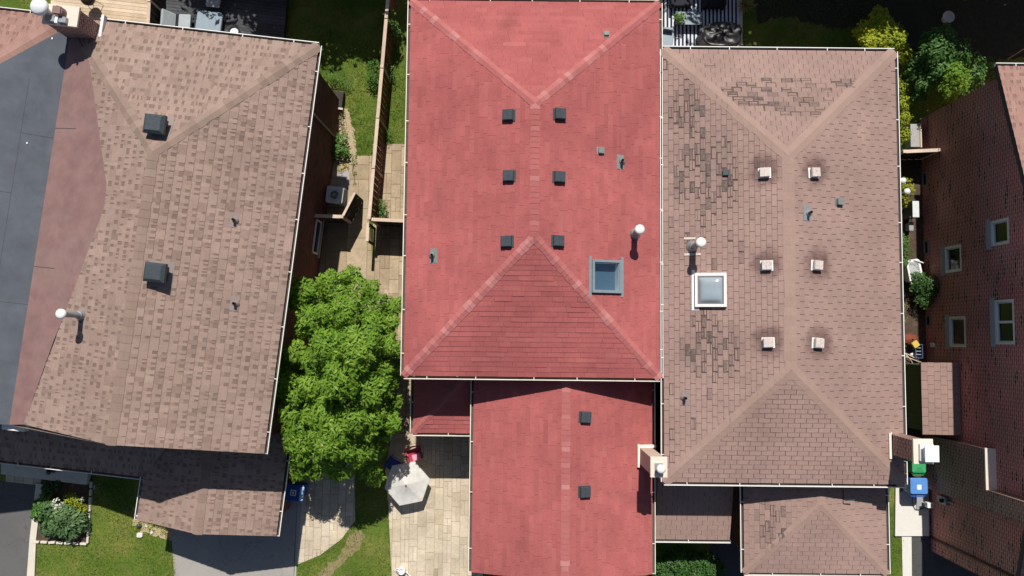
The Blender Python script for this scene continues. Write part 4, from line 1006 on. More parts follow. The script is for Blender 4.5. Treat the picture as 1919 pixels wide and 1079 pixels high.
for nm, a, b, mull in wins:
    Xw = Matrix(((0, 1, 0, WX), (1, 0, 0, 0), (0, 0, 1, 0), (0, 0, 0, 1)))       # local x along wall (y), local y into the wall
    s0, s1, z0, z1 = a[0], b[0], a[1], b[1]; f = .085; mb = MB()
    for q in ((s0, s1, z1 - f, z1), (s0, s1, z0, z0 + f), (s0, s0 + f, z0 + f, z1 - f), (s1 - f, s1, z0 + f, z1 - f)): mb.box(q[0], q[1], -.012, .11, q[2], q[3], 0, X=Xw)
    if mull: mb.box((s0 + s1) / 2 - .045, (s0 + s1) / 2 + .045, .02, .09, z0 + f, z1 - f, 0, X=Xw)
    wo = mb.build('window', [M['white']], bh, True)
    mb = MB(); g_ = f + .05
    for q in ((s0 + f, s1 - f, z1 - g_, z1 - f), (s0 + f, s1 - f, z0 + f, z0 + g_), (s0 + f, s0 + g_, z0 + g_, z1 - g_), (s1 - g_, s1 - f, z0 + g_, z1 - g_)): mb.box(q[0], q[1], .045, .10, q[2], q[3], 0, X=Xw)
    mb.build('sash', [mat_plain('off_white_sash', (.6, .62, .62, 1), .5)], wo, True)
    mb = MB(); mb.box(s0 + f, s1 - f, .085, .1, z0 + f, z1 - f, 0, X=Xw); mb.build('pane', [M['glass']], wo, True)
    mb = MB(); q = [Xw @ Vector(p) for p in ((s0 - .1, -.09, z0 - .1), (s1 + .1, -.09, z0 - .1), (s1 + .1, -.02, z0 - .005), (s0 - .1, -.02, z0 - .005))]
    mb.box(s0 - .1, s1 + .1, -.09, -.003, z0 - .17, z0 - .09, 0, X=Xw); mb.face(q, 0); mb.face([Xw @ Vector(p) for p in ((s0 - .1, -.02, z0 - .005), (s1 + .1, -.02, z0 - .005), (s1 + .1, .0, z0 - .005), (s0 - .1, .0, z0 - .005))], 0)
    mb.build('sill', [M['stone']], wo, True)
for (u0, v0, u1, v1) in ((1719, 325, 1726, 355), (1722, 452, 1729, 480), (1726, 590, 1734, 612)):
    ya, yb = PXw(u0, v1, WX).y, PXw(u1, v0, WX).y
    wall_window(bh, 'basement_window', (WX, 0), (-1, 0, 0), (0, 1, 0), (ya, yb, .12, .5), sill=False, framem=mat_plain('shaded_grey_frame', (.22, .22, .22, 1), .6))
# roof with its raking edge over the wall
RX = WX - .2
nP = Plane([(27, WY1 + .35, Zc), (RX, WY1 + .35, Zc), (RX, .4, Zc + .28 * (WY1 - .05)), (27, .4, Zc + .28 * (WY1 - .05))])
sP = Plane([(RX, WY0 - .35, Zc), (27, WY0 - .35, Zc), (27, .4, Zc + .28 * (WY1 - .05)), (RX, .4, Zc + .28 * (WY1 - .05))])
mb = MB(); courses(mb, nP, seed=81, **ALh); courses(mb, sP, .185, .42, .014, .01, 82, jit=.05)
for y_, in ((WY1 + .35,), (WY0 - .35,)):
    mb.face([(RX, y_, Zc - .02), (RX, .4, nP.poly[2].z - .02), (RX, .4, nP.poly[2].z - .2), (RX, y_, Zc - .2)], 2); mb.face([(RX, y_, Zc - .16), (WX, y_, Zc - .16), (WX, .4, nP.poly[2].z - .16), (RX, .4, nP.poly[2].z - .16)], 2)
mb.build('roof', [M['arch_red'], M['arch_base'], M['black_edge']], bh, True)
mb = MB(); gutter(mb, (RX - .05, WY1 + .35, Zc), (27, WY1 + .35, Zc), (0, 1, 0)); mb.build('gutter', GUT('white'), bh, True)
# chimney breast with a shoulder, stack running on above
BX = WX - .3
def ydir(u, v, z): return P(u, v, z).y
b0, b1 = -6.25, -4.0; s1_ = -5.5
mb = MB(); wallbox(mb, BX, WX + .1, b0, b1, 0, 4.4); wallbox(mb, BX, WX + .55, b0, s1_, 4.4, 9.2)
mb.face([(BX, b0, 9.2), (WX + .55, b0, 9.2), (WX + .55, s1_, 9.2), (BX, s1_, 9.2)], 0, [(0, 0), (.8, 0), (.8, .7), (0, .7)])
chm = mb.build('chimney', [M['brick_c']], bh, True)
mb = MB(); mb.face([(BX - .02, s1_ - .02, 4.41), (BX - .02, b1 + .03, 4.41), (WX, b1 + .03, 4.53), (WX, s1_ - .02, 4.53)][::-1], 0); mb.box(BX - .04, BX + .06, s1_, b1 + .03, 4.35, 4.425, 0); mb.build('chimney_shoulder', [M['stucco_cap']], chm, True)
# electric meter and small boxes on the wall
mb = MB(); y_, z_ = by_(1772, 937); mb.box(WX - .18, WX - .004, y_ - .16, y_ + .16, z_ - .3, z_ + .3, 0); mb.cyl((WX - .18, y_, z_ + .1), (WX - .28, y_, z_ + .1), .09, .08, 14, 1); mb.cyl((WX - .08, y_, z_ + .3), (WX - .08, y_, z_ + .7), .03, .03, 8, 0)
mb.build('meter_box', [M['greymetal'], M['glass']], bh, True, )
mb = MB(); y_, z_ = by_(1743, 646); mb.box(WX - .09, WX - .004, y_ - .09, y_ + .09, .5, .75, 0); mb.build('outlet_box', [M['white_plastic']], bh, True)
mb = MB(); mb.tube([(WX - .05, WY0 + .6, 5.3), (WX - .05, WY0 + .6, .1)], .05, 8, 0); mb.build('downspout', [mat_plain('dark_brown_downspout', (.06, .025, .022, 1), .6)], bh, True)

# ================================================================== GARDEN SHED, FENCES, GATES
def tagl(o, *a): return tag(o, *a)
sx0, sx1 = P(1727, 745, 2.3).x, WX - .34; sy0, sy1 = P(1750, 814, 2.3).y, P(1750, 679, 2.3).y
shed = thing('garden_shed', 'narrow green garden shed with brown shingle roof against the brick wall', 'shed', ((sx0 + WX) / 2, (sy0 + sy1) / 2, 0))
pS = Plane([(sx0, sy0, 2.3), (sx0, sy1, 2.3), (WX - .02, sy1, 2.42), (WX - .02, sy0, 2.42)])
mb = MB(); courses(mb, pS, .25, .36, .016, .012, 91, jit=.02); mb.box(sx0, WX - .02, sy0, sy1, 2.2, 2.29, 1); mb.build('roof', [M['brown'], M['brown_base']], shed, True)
mb = MB()
for k in range(12):
    ya = sy0 + .12 + (sy1 - sy0 - .24) * k / 12; yb = sy0 + .12 + (sy1 - sy0 - .24) * (k + 1) / 12
    mb.box(sx0 + .1 + (.008 if k % 2 else 0), sx0 + .16, ya, yb - .004, .02, 2.2, 0)
mb.box(sx0 + .17, WX - .05, sy0 + .1, sy0 + .14, .02, 2.2, 0); mb.box(sx0 + .17, WX - .05, sy1 - .14, sy1 - .1, .02, 2.2, 0); mb.build('wall', [M['shed_green']], shed, True)
mb = MB(); mb.box(sx0 + .06, sx0 + .098, sy1 - .12, sy1 - .08, .02, 2.2, 0); mb.build('corner_trim', [M['white']], shed, True)

def fence(name, label, a, b, h, n_bay, seed, boards=M['wood_fence'], cap=True, bw=.13, thick=.02, capw=.14, gap_=-.004):
    a, b = Vector((a[0], a[1], 0)), Vector((b[0], b[1], 0)); d = (b - a); Ln = d.length; ang = math.atan2(d.y, d.x)
    t = thing(name, label, 'fence', a, ang); X = WM[t.name]; r = random.Random(seed)
    for i in range(n_bay + 1):
        x = Ln * i / n_bay; mb = MB(); mb.box(x - .05, x + .05, -.05, .05, 0, h + .02, 0, X=X, tone=(r.random(), 0, 0)); mb.box(x - .065, x + .065, -.065, .065, h + .045, h + .075, 0, X=X, tone=(r.random(), 0, 0))
        mb.build('post', [M['wood_cap']], t, True)
    for i in range(n_bay):
        xa, xb = Ln * i / n_bay + .055, Ln * (i + 1) / n_bay - .055; mb = MB(); n = int((xb - xa) / bw)
        for k in range(n):
            q = xa + (xb - xa) * k / n; o = .022 if k % 2 else 0.0
            mb.box(q + gap_, q + (xb - xa) / n - gap_, -.012 - o, -.012 - o + thick, .04, h - .03 - .01 * r.random(), 0, X=X, tone=(r.random(), 0, 0))
        for z in (.3, h - .35): mb.box(xa, xb, .012, .05, z, z + .09, 0, X=X, tone=(.3, 0, 0))
        mb.build('board_panel', [boards], t, True)
        if cap:
            mb = MB(); mb.box(xa - .05, xb + .05, -capw / 2, capw / 2, h, h + .038, 0, X=X, tone=(r.random(), 0, 0)); mb.build('cap_rail', [M['wood_cap']], t, True)
    return t
fa = P(732, -60, 1.95); fb_ = P(692, 408, 1.95)
fence('garden_fence', 'long red brown board fence with pale cap rail beside the red house', fb_, fa, 1.95, 5, 4, gap_=.004)
g0, g1 = P(697, 411, 1.75), P(757, 414, 1.75)
fence('gate_fence', 'short dark board fence with pale rail closing the path beside the red house', (g0.x, g0.y), (g1.x + .7, g1.y - .02), 1.75, 1, 5, boards=M['wood_dark'])
# lattice panel standing at right angles to it
l0, l1 = P(688, 452, 1.6), P(690, 417, 1.6); d = (l1 - l0); d.z = 0
lat = thing('lattice_panel', 'small dark lattice panel with pale top rail at the lower end of the long fence', 'lattice panel', (l0.x, l0.y, 0), math.atan2(d.y, d.x)); X = WM[lat.name]; n = d.length
mb = MB()
for k in range(-8, 14):
    for sg, yy in ((1, 0), (-1, .012)):
        x = k * .12; p, q = Vector((x, yy, .1)), Vector((x + sg * 1.45, yy, 1.55))
        lo, hi = 0, 1
        for (c0, c1) in ((p.x, q.x),):
            ts = [(0 - c0) / (c1 - c0), (n - c0) / (c1 - c0)]; lo, hi = max(0, min(ts)), min(1, max(ts))
        if hi - lo > .03:
            a, b = p.lerp(q, lo), p.lerp(q, hi); w_ = Vector((.012, 0, 0)); 
            mb.face([X @ (a - w_), X @ (a + w_), X @ (b + w_), X @ (b - w_)], 0, None, (.4, 0, 0)); mb.face([X @ (a - w_ + Vector((0, .01, 0))), X @ (b - w_ + Vector((0, .01, 0))), X @ (b + w_ + Vector((0, .01, 0))), X @ (a + w_ + Vector((0, .01, 0)))], 0, None, (.4, 0, 0))
mb.build('lattice', [M['wood_dark']], lat, True)
mb = MB(); mb.box(0, n, -.06, .07, 1.57, 1.61, 0, X=X); mb.build('top_rail', [M['wood_cap']], lat, True)
for x in (.04, n - .04):
    mb = MB(); mb.box(x - .04, x + .04, -.04, .05, 0, 1.568, 0, X=X); mb.build('post', [M['wood_dark']], lat, True)
# left gate: a fixed fence piece and an open gate leaf
f0, f1 = PP(588, 404, L(-.39, 0, 0), ex), P(641, 406, 1.7)
fence('side_fence', 'short dark board fence running from the shingled house wall to the open gate', (P(588, 404, 1.7).x, P(588, 404, 1.7).y), (f1.x, f1.y), 1.7, 1, 6, boards=M['wood_dark'])
h0, h1 = P(643, 404, 1.7), P(665, 361, 1.7); d = h1 - h0
gate = thing('wooden_gate', 'dark wooden gate leaf standing open at an angle beside the air conditioner', 'gate', (h0.x, h0.y, 0), math.atan2(d.y, d.x)); X = WM[gate.name]; n = d.length; mb = MB()
for k in range(8): mb.box(n * k / 8 - .004, n * (k + 1) / 8 + .004, -.012 - (.018 if k % 2 else 0), .008 - (.018 if k % 2 else 0), .06, 1.68, 0, X=X, tone=(rng.random(), 0, 0))
mb.build('board_panel', [M['wood_dark']], gate, True)
mb = MB(); mb.box(0, n, -.05, .05, 1.69, 1.73, 0, X=X); mb.build('top_rail', [M['wood_cap']], gate, True)
mb = MB(); mb.cyl(X @ Vector((n * .9, -.05, 1.0)), X @ Vector((n * .9, -.05, 1.25)), .015, .015, 8, 0); mb.build('handle', [M['greymetal']], gate, True)
mb = MB(); mb.cyl(X @ Vector((.02, -.03, 1.3)), X @ Vector((.35, -.06, 1.3)), .02, .012, 6, 0); mb.build('hinge', [M['greymetal']], gate, True)

# ================================================================== THINGS AROUND THE LEFT HOUSE AND PATH
def at0(u, v, z=0.0): p = P(u, v, z); return Vector((p.x, p.y, 0))
c = at0(627, 365, .75); ac = thing('air_conditioner', 'square grey outdoor air conditioner with pale rounded lid by the open gate', 'air conditioner', c, lang)
mb = MB(); mb.rbox(-.36, .36, -.36, .36, .05, .7, .08, 0); mb.box(-.4, .4, -.4, .4, .012, .05, 1)
for k in range(9): mb.box(-.365, .365, -.365, .365, .1 + k * .065, .112 + k * .065, 0)
mb.build('body', [M['grey_plastic'], M['stone']], ac)
mb = MB(); n = 28
prof = [(.36, .70), (.37, .76), (.33, .78)]
mb.rbox(-.37, .37, -.37, .37, .70, .765, .09, 0); mb.build('lid', [M['meter']], ac)
mb = MB(); mb.lathe([(.25, .766), (.24, .775), (.02, .775)], n=28, mi=0)
for r_ in (.08, .13, .18, .235):
    mb.lathe([(r_ - .006, .776), (r_, .785), (r_ + .006, .776)], n=28, mi=1)
for k in range(4): a = k * pi / 4; mb.box(-.235, .235, -.006, .006, .778, .788, 1, X=Matrix.Rotation(a, 4, 'Z'))
mb.build('fan_grille', [mat_plain('blue_grey_fan_well', (.05, .075, .11, 1), .5), M['meter']], ac)
mb = MB(); mb.cyl((-.36, .1, .3), (-.62, .1, .3), .02, .02, 8, 0); mb.build('pipe', [M['pipe_black']], ac)
c = at0(672, 325); slab = structure(flat('step_slab', [(634, 322), (655, 322), (655, 352), (634, 352)], .03, M['stone'], .03))

def wheelie(name, label, c, rot, body, lid, h=1.0, w_=.56, d_=.62, logo=None, group=None):
    t = thing(name, label, 'bin', c, rot, group)
    mb = MB(); mb.rbox(-w_ / 2, w_ / 2, -d_ / 2, d_ / 2, .06, h - .06, .06, 0, taper=.16); mb.rbox(-w_ / 2 - .02, w_ / 2 + .02, -d_ / 2 - .02, d_ / 2 + .02, h - .1, h - .06, .06, 0); mb.build('body', [body], t)
    mb = MB(); mb.rbox(-w_ / 2 - .03, w_ / 2 + .03, -d_ / 2 + .06, d_ / 2 + .04, h - .06, h + .03, .07, 0); mb.build('lid', [lid], t)
    mb = MB(); mb.cyl((-w_ / 2 + .04, -d_ / 2 - .06, h - .1), (w_ / 2 - .04, -d_ / 2 - .06, h - .1), .02, .02, 10, 0); mb.build('handle', [body], t)
    for s_ in (-1, 1):
        mb = MB(); mb.cyl((s_ * (w_ / 2 - .03), -d_ / 2 + .05, .1), (s_ * (w_ / 2 + .03), -d_ / 2 + .05, .1), .1, .1, 16, 0); mb.build('wheel', [M['pipe_black']], t)
    if logo: logo(t, h, w_, d_)
    return t
def logo_frame(t, h, w_, d_):
    mb = MB(); z = h + .032
    for a, b, c, d in ((-.12, .12, -.10, -.06), (-.12, .12, .10, .14), (-.12, -.08, -.06, .10), (.08, .12, -.06, .10), (-.05, .05, -.02, .05)): mb.box(a, b, c, d, z, z + .004, 0)
    mb.build('logo', [M['white']], t)
    mb = MB(); mb.rbox(-w_ / 2 + .02, w_ / 2 - .02, d_ / 2 - .12, d_ / 2 + .06, h + .005, h + .06, .05, 0); mb.build('lid_grip', [mat_plain('pale_blue_plastic', (.35, .55, .80, 1), .35)], t)
wheelie('recycling_bin', 'blue wheeled recycling bin with white emblem beside the shingled house garage', at0(549, 923, 1.0), lang - pi / 2, M['blue_bin'], M['blue_bin'], 1.0, .62, .8, logo_frame)
def sticker(t, h, w_, d_):
    mb = MB(); mb.box(-.09, .09, -.09, .11, h + .031, h + .035, 0); mb.build('sticker', [M['white_plastic']], t)
wheelie('recycling_bin', 'blue wheeled bin with pale label on its lid, standing on the concrete slab', at0(1722, 913, 1.0), 0, M['blue_bin'], M['blue_lid'], 1.0, .66, .68, sticker)
def ribs(t, h, w_, d_):
    mb = MB()
    for k in range(3): mb.tube([Vector((-.2 + k * .05, -.16 + k * .07, h + .035)), Vector((.2 - k * .05, -.16 + k * .07, h + .035))], .014, 6, 0)
    mb.build('lid_rib', [M['green_bin']], t)
wheelie('green_bin', 'green wheeled organics bin half hidden under the brick chimney cap', at0(1722, 876, .95), 0, M['green_bin'], mat_plain('mid_green_lid', (.05, .33, .13, 1), .4), .95, .52, .56, ribs)
# patio umbrella with two folding chairs under its edge
c = at0(762, 907, 1.0); um = thing('patio_umbrella', 'pale grey hexagonal patio umbrella open over the stone patio', 'umbrella', (c.x, c.y, 0), R(12))
mb = MB(); Ru = .96; n = 6; ring = [Vector((Ru * cos(2 * pi * k / n), Ru * sin(2 * pi * k / n), .86)) for k in range(n)]; top = Vector((0, 0, 1.2))
for k in range(n):
    a, b = ring[k], ring[(k + 1) % n]; m = 6
    for i in range(m):
        t0_, t1_ = i / m, (i + 1) / m
        sag = lambda t_: -.10 * sin(pi * t_) * .6
        q = [top.lerp(a, t0_) + Vector((0, 0, sag(t0_))), top.lerp(a, t1_) + Vector((0, 0, sag(t1_))), top.lerp(b, t1_) + Vector((0, 0, sag(t1_))), top.lerp(b, t0_) + Vector((0, 0, sag(t0_)))]
        mid_a = (q[1] + q[2]) / 2 + Vector((0, 0, .02 * t1_)); mid_b = (q[0] + q[3]) / 2 + Vector((0, 0, .02 * t0_))
        mb.face([q[0], q[1], mid_a, mid_b] if i else [q[0], q[1], mid_a], 0); mb.face([mid_b, mid_a, q[2], q[3]] if i else [q[0], mid_a, q[2]], 0)
    mb.face([a, b, b + Vector((0, 0, -.07)), a + Vector((0, 0, -.07))], 0)
mb.build('canopy', [M['umbrella']], um)
for k in range(n):
    mb = MB(); mb.tube([top - Vector((0, 0, .05)), top.lerp(ring[k], .5) - Vector((0, 0, .1)), ring[k] - Vector((0, 0, .03))], .01, 6, 0); mb.build('rib', [M['greymetal']], um)
mb = MB(); mb.cyl((0, 0, .1), (0, 0, 1.24), .02, .02, 10, 0); mb.build('pole', [M['greymetal']], um)
mb = MB(); mb.lathe([(.24, .0), (.24, .05), (.18, .09), (.05, .12), (.03, .3), (.025, .3)], n=24, mi=0); mb.build('base', [M['stone']], um)
mb = MB(); mb.lathe([(.02, 1.22), (.035, 1.24), (.01, 1.29)], n=12, mi=0); mb.build('finial', [M['greymetal']], um)
def fold_chair(name, label, c, rot, fab, cloth=None):
    t = thing(name, label, 'chair', c, rot, None)
    mb = MB(); n = 6; g = []
    for j in range(n + 1):
        for i in range(n + 1): a, b = i / n * 2 - 1, j / n * 2 - 1; g.append((a * .26, b * .25, .44 - .06 * (1 - a * a) * (1 - b * b)))
    mb.raw(g, [(j * 7 + i, j * 7 + i + 1, (j + 1) * 7 + i + 1, (j + 1) * 7 + i) for j in range(n) for i in range(n)], 0); mb.build('seat', [fab], t)
    mb = MB(); g = []
    for j in range(n + 1):
        for i in range(n + 1): a, b = i / n * 2 - 1, j / n; g.append((a * .27, .25 + .12 * b + .05 * (1 - a * a), .44 + .46 * b))
    mb.raw(g, [(j * 7 + i, j * 7 + i + 1, (j + 1) * 7 + i + 1, (j + 1) * 7 + i) for j in range(n) for i in range(n)], 0); mb.build('backrest', [fab], t)
    for s_ in (-1, 1):
        mb = MB(); mb.tube([(s_ * .28, -.25, .02), (s_ * .28, .25, .44), (s_ * .28, .37, .9)], .014, 8, 0); mb.build('frame', [M['blackmetal']], t)
        mb = MB(); mb.tube([(s_ * .28, .28, .02), (s_ * .28, -.25, .44)], .014, 8, 0); mb.build('leg', [M['blackmetal']], t)
        mb = MB(); mb.rbox(s_ * .3 - .04, s_ * .3 + .04, -.25, .3, .6, .63, .03, 0); mb.build('armrest', [fab], t)
    if cloth:
        mb = MB(); g = []
        for j in range(5):
            for i in range(5): a, b = i / 2 - 1, j / 2 - 1; g.append((a * .17 + .06, b * .13 - .12, .47 + .03 * sin(i * 2.1 + j)))
        mb.raw(g, [(j * 5 + i, j * 5 + i + 1, (j + 1) * 5 + i + 1, (j + 1) * 5 + i) for j in range(4) for i in range(4)], 0); tagl(mb_o := mb.build('folded_cloth', [cloth]), 'pink patterned cloth lying on the red folding chair', 'cloth'); mb_o.location = c; mb_o.rotation_euler.z = rot
    return t
fold_chair('folding_chair', 'dark red folding chair half under the pale umbrella', at0(776, 852, .5), R(20), M['red_plastic'], M['pink_fabric'])
fold_chair('folding_chair', 'dark blue folding chair under the tree beside the umbrella', at0(738, 872, .5), R(-30), M['blue_fabric'])
c = at0(752, 1071, .3); wcan = thing('watering_can', 'white plastic watering can on the patio edge near the bottom', 'watering can', c, R(-20))
mb = MB(); mb.lathe([(.15, .02), (.17, .08), (.165, .28), (.12, .33), (.11, .33), (.10, .26), (.01, .26)], n=22, mi=0); mb.build('body', [M['white_plastic']], wcan)
mb = MB(); mb.tube([(.14, 0, .1), (.3, 0, .25), (.4, 0, .4)], .025, 8, 0, taper=.7); mb.lathe([(.02, .4), (.05, .44), (.05, .45)], (.4, 0, 0), 12, 0); mb.build('spout', [M['white_plastic']], wcan)
mb = MB(); mb.tube([(-.16, 0, .1), (-.26, 0, .2), (-.26, 0, .34), (-.12, 0, .42), (.06, 0, .38)], .014, 8, 0); mb.build('handle', [M['white_plastic']], wcan)
# cover boards leaning on the left house, with blue tarp
c = P(629, 190, .4); sl_ = thing('cellar_hatch', 'low cellar hatch with blue corner and pale front board beside the left brick wall', 'hatch', (c.x, c.y, 0), lang)
mb = MB(); mb.box(-.6, .3, -.25, .45, .01, .42, 0); mb.build('box', [M['wood_dark']], sl_)
mb = MB(); mb.box(-.42, .36, -.34, -.26, .36, .44, 0); mb.build('front_board', [M['whitemetal']], sl_)
mb = MB(); mb.face([(-.72, .46, .47), (-.62, -.2, .47), (-.2, -.24, .45), (-.36, .1, .45)], 0); mb.face([(-.72, .46, .46), (-.62, -.2, .46), (-.62, -.26, .1), (-.72, .46, .1)], 0); mb.build('tarp', [M['blue_lid']], sl_)
c = at0(631, 237); mb = MB()
for k in range(26):
    a = rng.uniform(-.15, .15); b = rng.uniform(-.6, .6); s_ = rng.uniform(.04, .1); X = Matrix.Translation((a, b, s_ * .5)) @ Matrix.Rotation(rng.random() * 3, 4, 'Z') @ Matrix.Rotation(rng.random(), 4, 'X'); mb.rbox(-s_, s_, -s_ * .8, s_ * .8, -s_ * .6, s_ * .6, s_ * .4, 0, X=X)
o = mb.build('rubble_heap', [M['concrete']]); o.location = c; o.rotation_euler.z = lang; tagl(o, 'small heap of pale broken stones at the foot of the left brick wall', 'stones')

# ================================================================== DECKS AND BACKYARDS AT THE TOP
def deck(name, label, pts, z, mat, bw, seed, side=True, cat='deck'):
    p3 = [Vector((P(u, v, z).x, P(u, v, z).y, z)) for u, v in pts]; t = thing(name, label, cat, (sum(p.x for p in p3) / 4, sum(p.y for p in p3) / 4, 0)); mb = MB(); pl = Plane(p3, up=ey)
    r = random.Random(seed); q = pl.p2; v = min(p[1] for p in q)
    while v < max(p[1] for p in q):
        cell = clip(clip(q, 0, -1, -(v + .006)), 0, 1, v + bw - .006)
        if area2(cell) > 1e-3:
            top = [pl.to3(a, b, 0) for a, b in cell]
            if (top[1] - top[0]).cross(top[2] - top[0]).z < 0: top.reverse()
            tn = (r.random(), 0, 0); mb.face(top, 0, None, tn)
            for i in range(len(top)): a_, b_ = top[i], top[(i + 1) % len(top)]; mb.face([a_ - Vector((0, 0, .04)), b_ - Vector((0, 0, .04)), b_, a_], 0, None, tn)
        v += bw
    mb.build('boards', [mat], t, True); mb = MB()
    top = p3 if (p3[1] - p3[0]).cross(p3[2] - p3[0]).z > 0 else p3[::-1]
    for i in range(len(top)): a_, b_ = top[i] * 1, top[(i + 1) % len(top)] * 1; mb.face([Vector((a_.x, a_.y, .0)), Vector((b_.x, b_.y, .0)), b_ - Vector((0, 0, .045)), a_ - Vector((0, 0, .045))], 0)
    mb.face([p - Vector((0, 0, .05)) for p in top], 0); mb.build('skirt', [M['wood_dark']], t, True); return t
deck('wooden_deck', 'sunlit deck of pale weathered boards behind the brick chimney', [(95, -90), (283, -90), (274, 95), (95, 75)], .5, M['wood_deck'], .16, 1)
deck('dark_deck', 'shaded deck of dark grey boards under the lounge chairs', [(287, -90), (545, -90), (527, 130), (278, 100)], .3, M['wood_grey'], .14, 2)
pa, pb = P(283, -60, 1.7), P(277, 62, 1.7)
fence('privacy_screen', 'dark board screen with pale cap between the pale deck and dark deck', (pb.x, pb.y), (pa.x, pa.y), 1.7, 2, 14, boards=M['wood_dark'])
c = P(345, 42, .6); ch = thing('lounge_chair', 'low lounge chair with pale grey cushions on the dark deck', 'chair', (c.x, c.y, .3), lang + R(4))
mb = MB(); mb.rbox(-.42, .12, -.38, .38, .1, .28, .05, 0); mb.build('base', [M['dark_fabric']], ch)
mb = MB(); mb.rbox(-.2, .32, -.33, .33, .28, .42, .06, 0); mb.build('seat_cushion', [M['cushion']], ch)
mb = MB(); X = Matrix.Translation((-.42, 0, .3)) @ Matrix.Rotation(R(-32), 4, 'Y'); mb.rbox(-.07, .07, -.36, .36, 0, .62, .05, 0, X=X); mb.build('back_cushion', [M['cushion']], ch)
for s_ in (-1, 1):
    for q in (-.38, .26): mb = MB(); mb.cyl((q, s_ * .33, 0), (q, s_ * .33, .1), .025, .02, 8, 0); mb.build('leg', [M['blackmetal']], ch)
c = P(394, 42, .6); ot = thing('ottoman', 'square grey blue ottoman in front of the lounge chair', 'ottoman', (c.x, c.y, .3), lang)
mb = MB(); mb.rbox(-.60, .52, -.5, .48, .24, .38, .14, 0, seg=5); mb.build('cushion', [mat_plain('grey_blue_cushion', (.27, .34, .39, 1), .9, .08, 5)], ot)
mb = MB(); mb.rbox(-.54, .46, -.45, .42, .02, .24, .1, 0); mb.build('base', [M['dark_fabric']], ot)
c = P(438, 58, .8); pt = thing('storage_tub', 'white round tub with dark rim against the house wall on the dark deck', 'tub', (c.x, c.y, .3))
mb = MB(); mb.lathe([(.2, .0), (.23, .1), (.24, .42), (.25, .44)], n=26, mi=0); mb.build('body', [M['white_plastic']], pt)
mb = MB(); mb.lathe([(.25, .44), (.245, .48), (.19, .485), (.185, .44), (.01, .43)], n=26, mi=0); mb.build('rim', [M['dark_fabric']], pt)
c = P(400, 3, .7); sc_ = thing('side_chair', 'upright pale grey chair at the top edge of the dark deck', 'chair', (c.x, c.y, .3), lang)
mb = MB(); mb.rbox(-.3, .3, -.25, .35, .38, .46, .06, 0); mb.build('seat', [M['cushion']], sc_)
mb = MB(); X = Matrix.Translation((0, .36, .44)) @ Matrix.Rotation(R(-14), 4, 'X'); mb.rbox(-.3, .3, -.04, .04, 0, .5, .03, 0, X=X); mb.build('backrest', [M['cushion']], sc_)
for a in (-.25, .25):
    for b in (-.2, .3): mb = MB(); mb.cyl((a, b, 0), (a, b, .38), .02, .02, 8, 0); mb.build('leg', [M['blackmetal']], sc_)
c = P(168, 0, 1.0); bb = thing('round_grill', 'black round kettle grill on the pale deck behind the chimney', 'grill', (c.x, c.y, .5))
mb = MB(); mb.lathe([(.05, .42), (.24, .48), (.30, .62), (.30, .64)], n=24, mi=0); mb.build('bowl', [M['black_cover']], bb)
mb = MB(); mb.lathe([(.30, .645), (.29, .72), (.2, .82), (.04, .86)], n=24, mi=0); mb.cyl((0, 0, .86), (0, 0, .92), .03, .03, 10, 1); mb.build('lid', [M['black_cover'], M['greymetal']], bb)
for k in range(3): a = 2 * pi * k / 3; mb = MB(); mb.cyl((.2 * cos(a), .2 * sin(a), .5), (.32 * cos(a), .32 * sin(a), 0), .014, .014, 8, 0); mb.build('leg', [M['greymetal']], bb)

# striped rug with garden furniture behind the brown house
z = .03; ra, rb = P(1242, 92, z), P(1384, -40, z); mb = MB(); x_ = ra.x; k = 0
while x_ < rb.x:
    w_ = .085; mb.face([(x_, ra.y, z), (min(x_ + w_, rb.x), ra.y, z), (min(x_ + w_, rb.x), rb.y, z), (x_, rb.y, z)], k % 2); x_ += w_; k += 1
o = mb.build('striped_rug', [M['navy'], M['rug_white']]); tagl(o, 'navy and white striped outdoor rug behind the brown house', 'rug')
c = P(1291, 34, .42); tb = thing('coffee_table', 'low blue grey glass topped table on the striped rug', 'table', (c.x, c.y, .03))
mb = MB(); mb.box(-.58, .58, -.29, .29, .37, .40, 0); mb.build('tabletop', [M['grey_blue']], tb, bevel=.01)
for a in (-.52, .52):
    for b in (-.25, .25): mb = MB(); mb.box(a - .025, a + .025, b - .025, b + .025, .0, .369, 0); mb.build('leg', [M['dark_fabric']], tb)
c = P(1275, 34, .6); pp = thing('potted_plant', 'bright green potted plant standing on the blue grey table', 'potted plant', (c.x, c.y, .431))
mb = MB(); mb.lathe([(.09, .0), (.12, .14), (.13, .15), (.11, .15), (.10, .12), (.01, .12)], n=18, mi=0); mb.build('pot', [M['terracotta']], pp)
C, N_, D, T = clump_points([((c.x, c.y, .66), (.28, .26, .14)), ((c.x - .1, c.y + .08, .62), (.18, .18, .1))], 700, 3); leaf_mesh('leaves', C, N_, D, .12, .06, T + .2, M['leaf_mid'], pp)
for px, py, lb in ((1277, -4, 'dark cushioned armchair at the left of the rug edge'), (1341, -2, 'dark cushioned armchair at the top right of the striped rug')):
    c = P(px, py, .5); t = thing('armchair', lb, 'armchair', (c.x, c.y, .03), 0)
    mb = MB(); mb.rbox(-.36, .36, -.32, .34, .18, .42, .07, 0); mb.build('seat', [M['dark_fabric']], t)
    mb = MB(); mb.rbox(-.42, .42, .28, .42, .1, .78, .06, 0); mb.build('backrest', [M['dark_fabric']], t)
    for s_ in (-1, 1): mb = MB(); mb.rbox(s_ * .4 - .06, s_ * .4 + .06, -.32, .3, .05, .58, .05, 0); mb.build('armrest', [M['dark_fabric']], t)
c = P(1250, 72, .4); t = thing('folded_chair', 'grey folded garden chair lying by the red house corner', 'chair', (c.x, c.y, .03), R(-8))
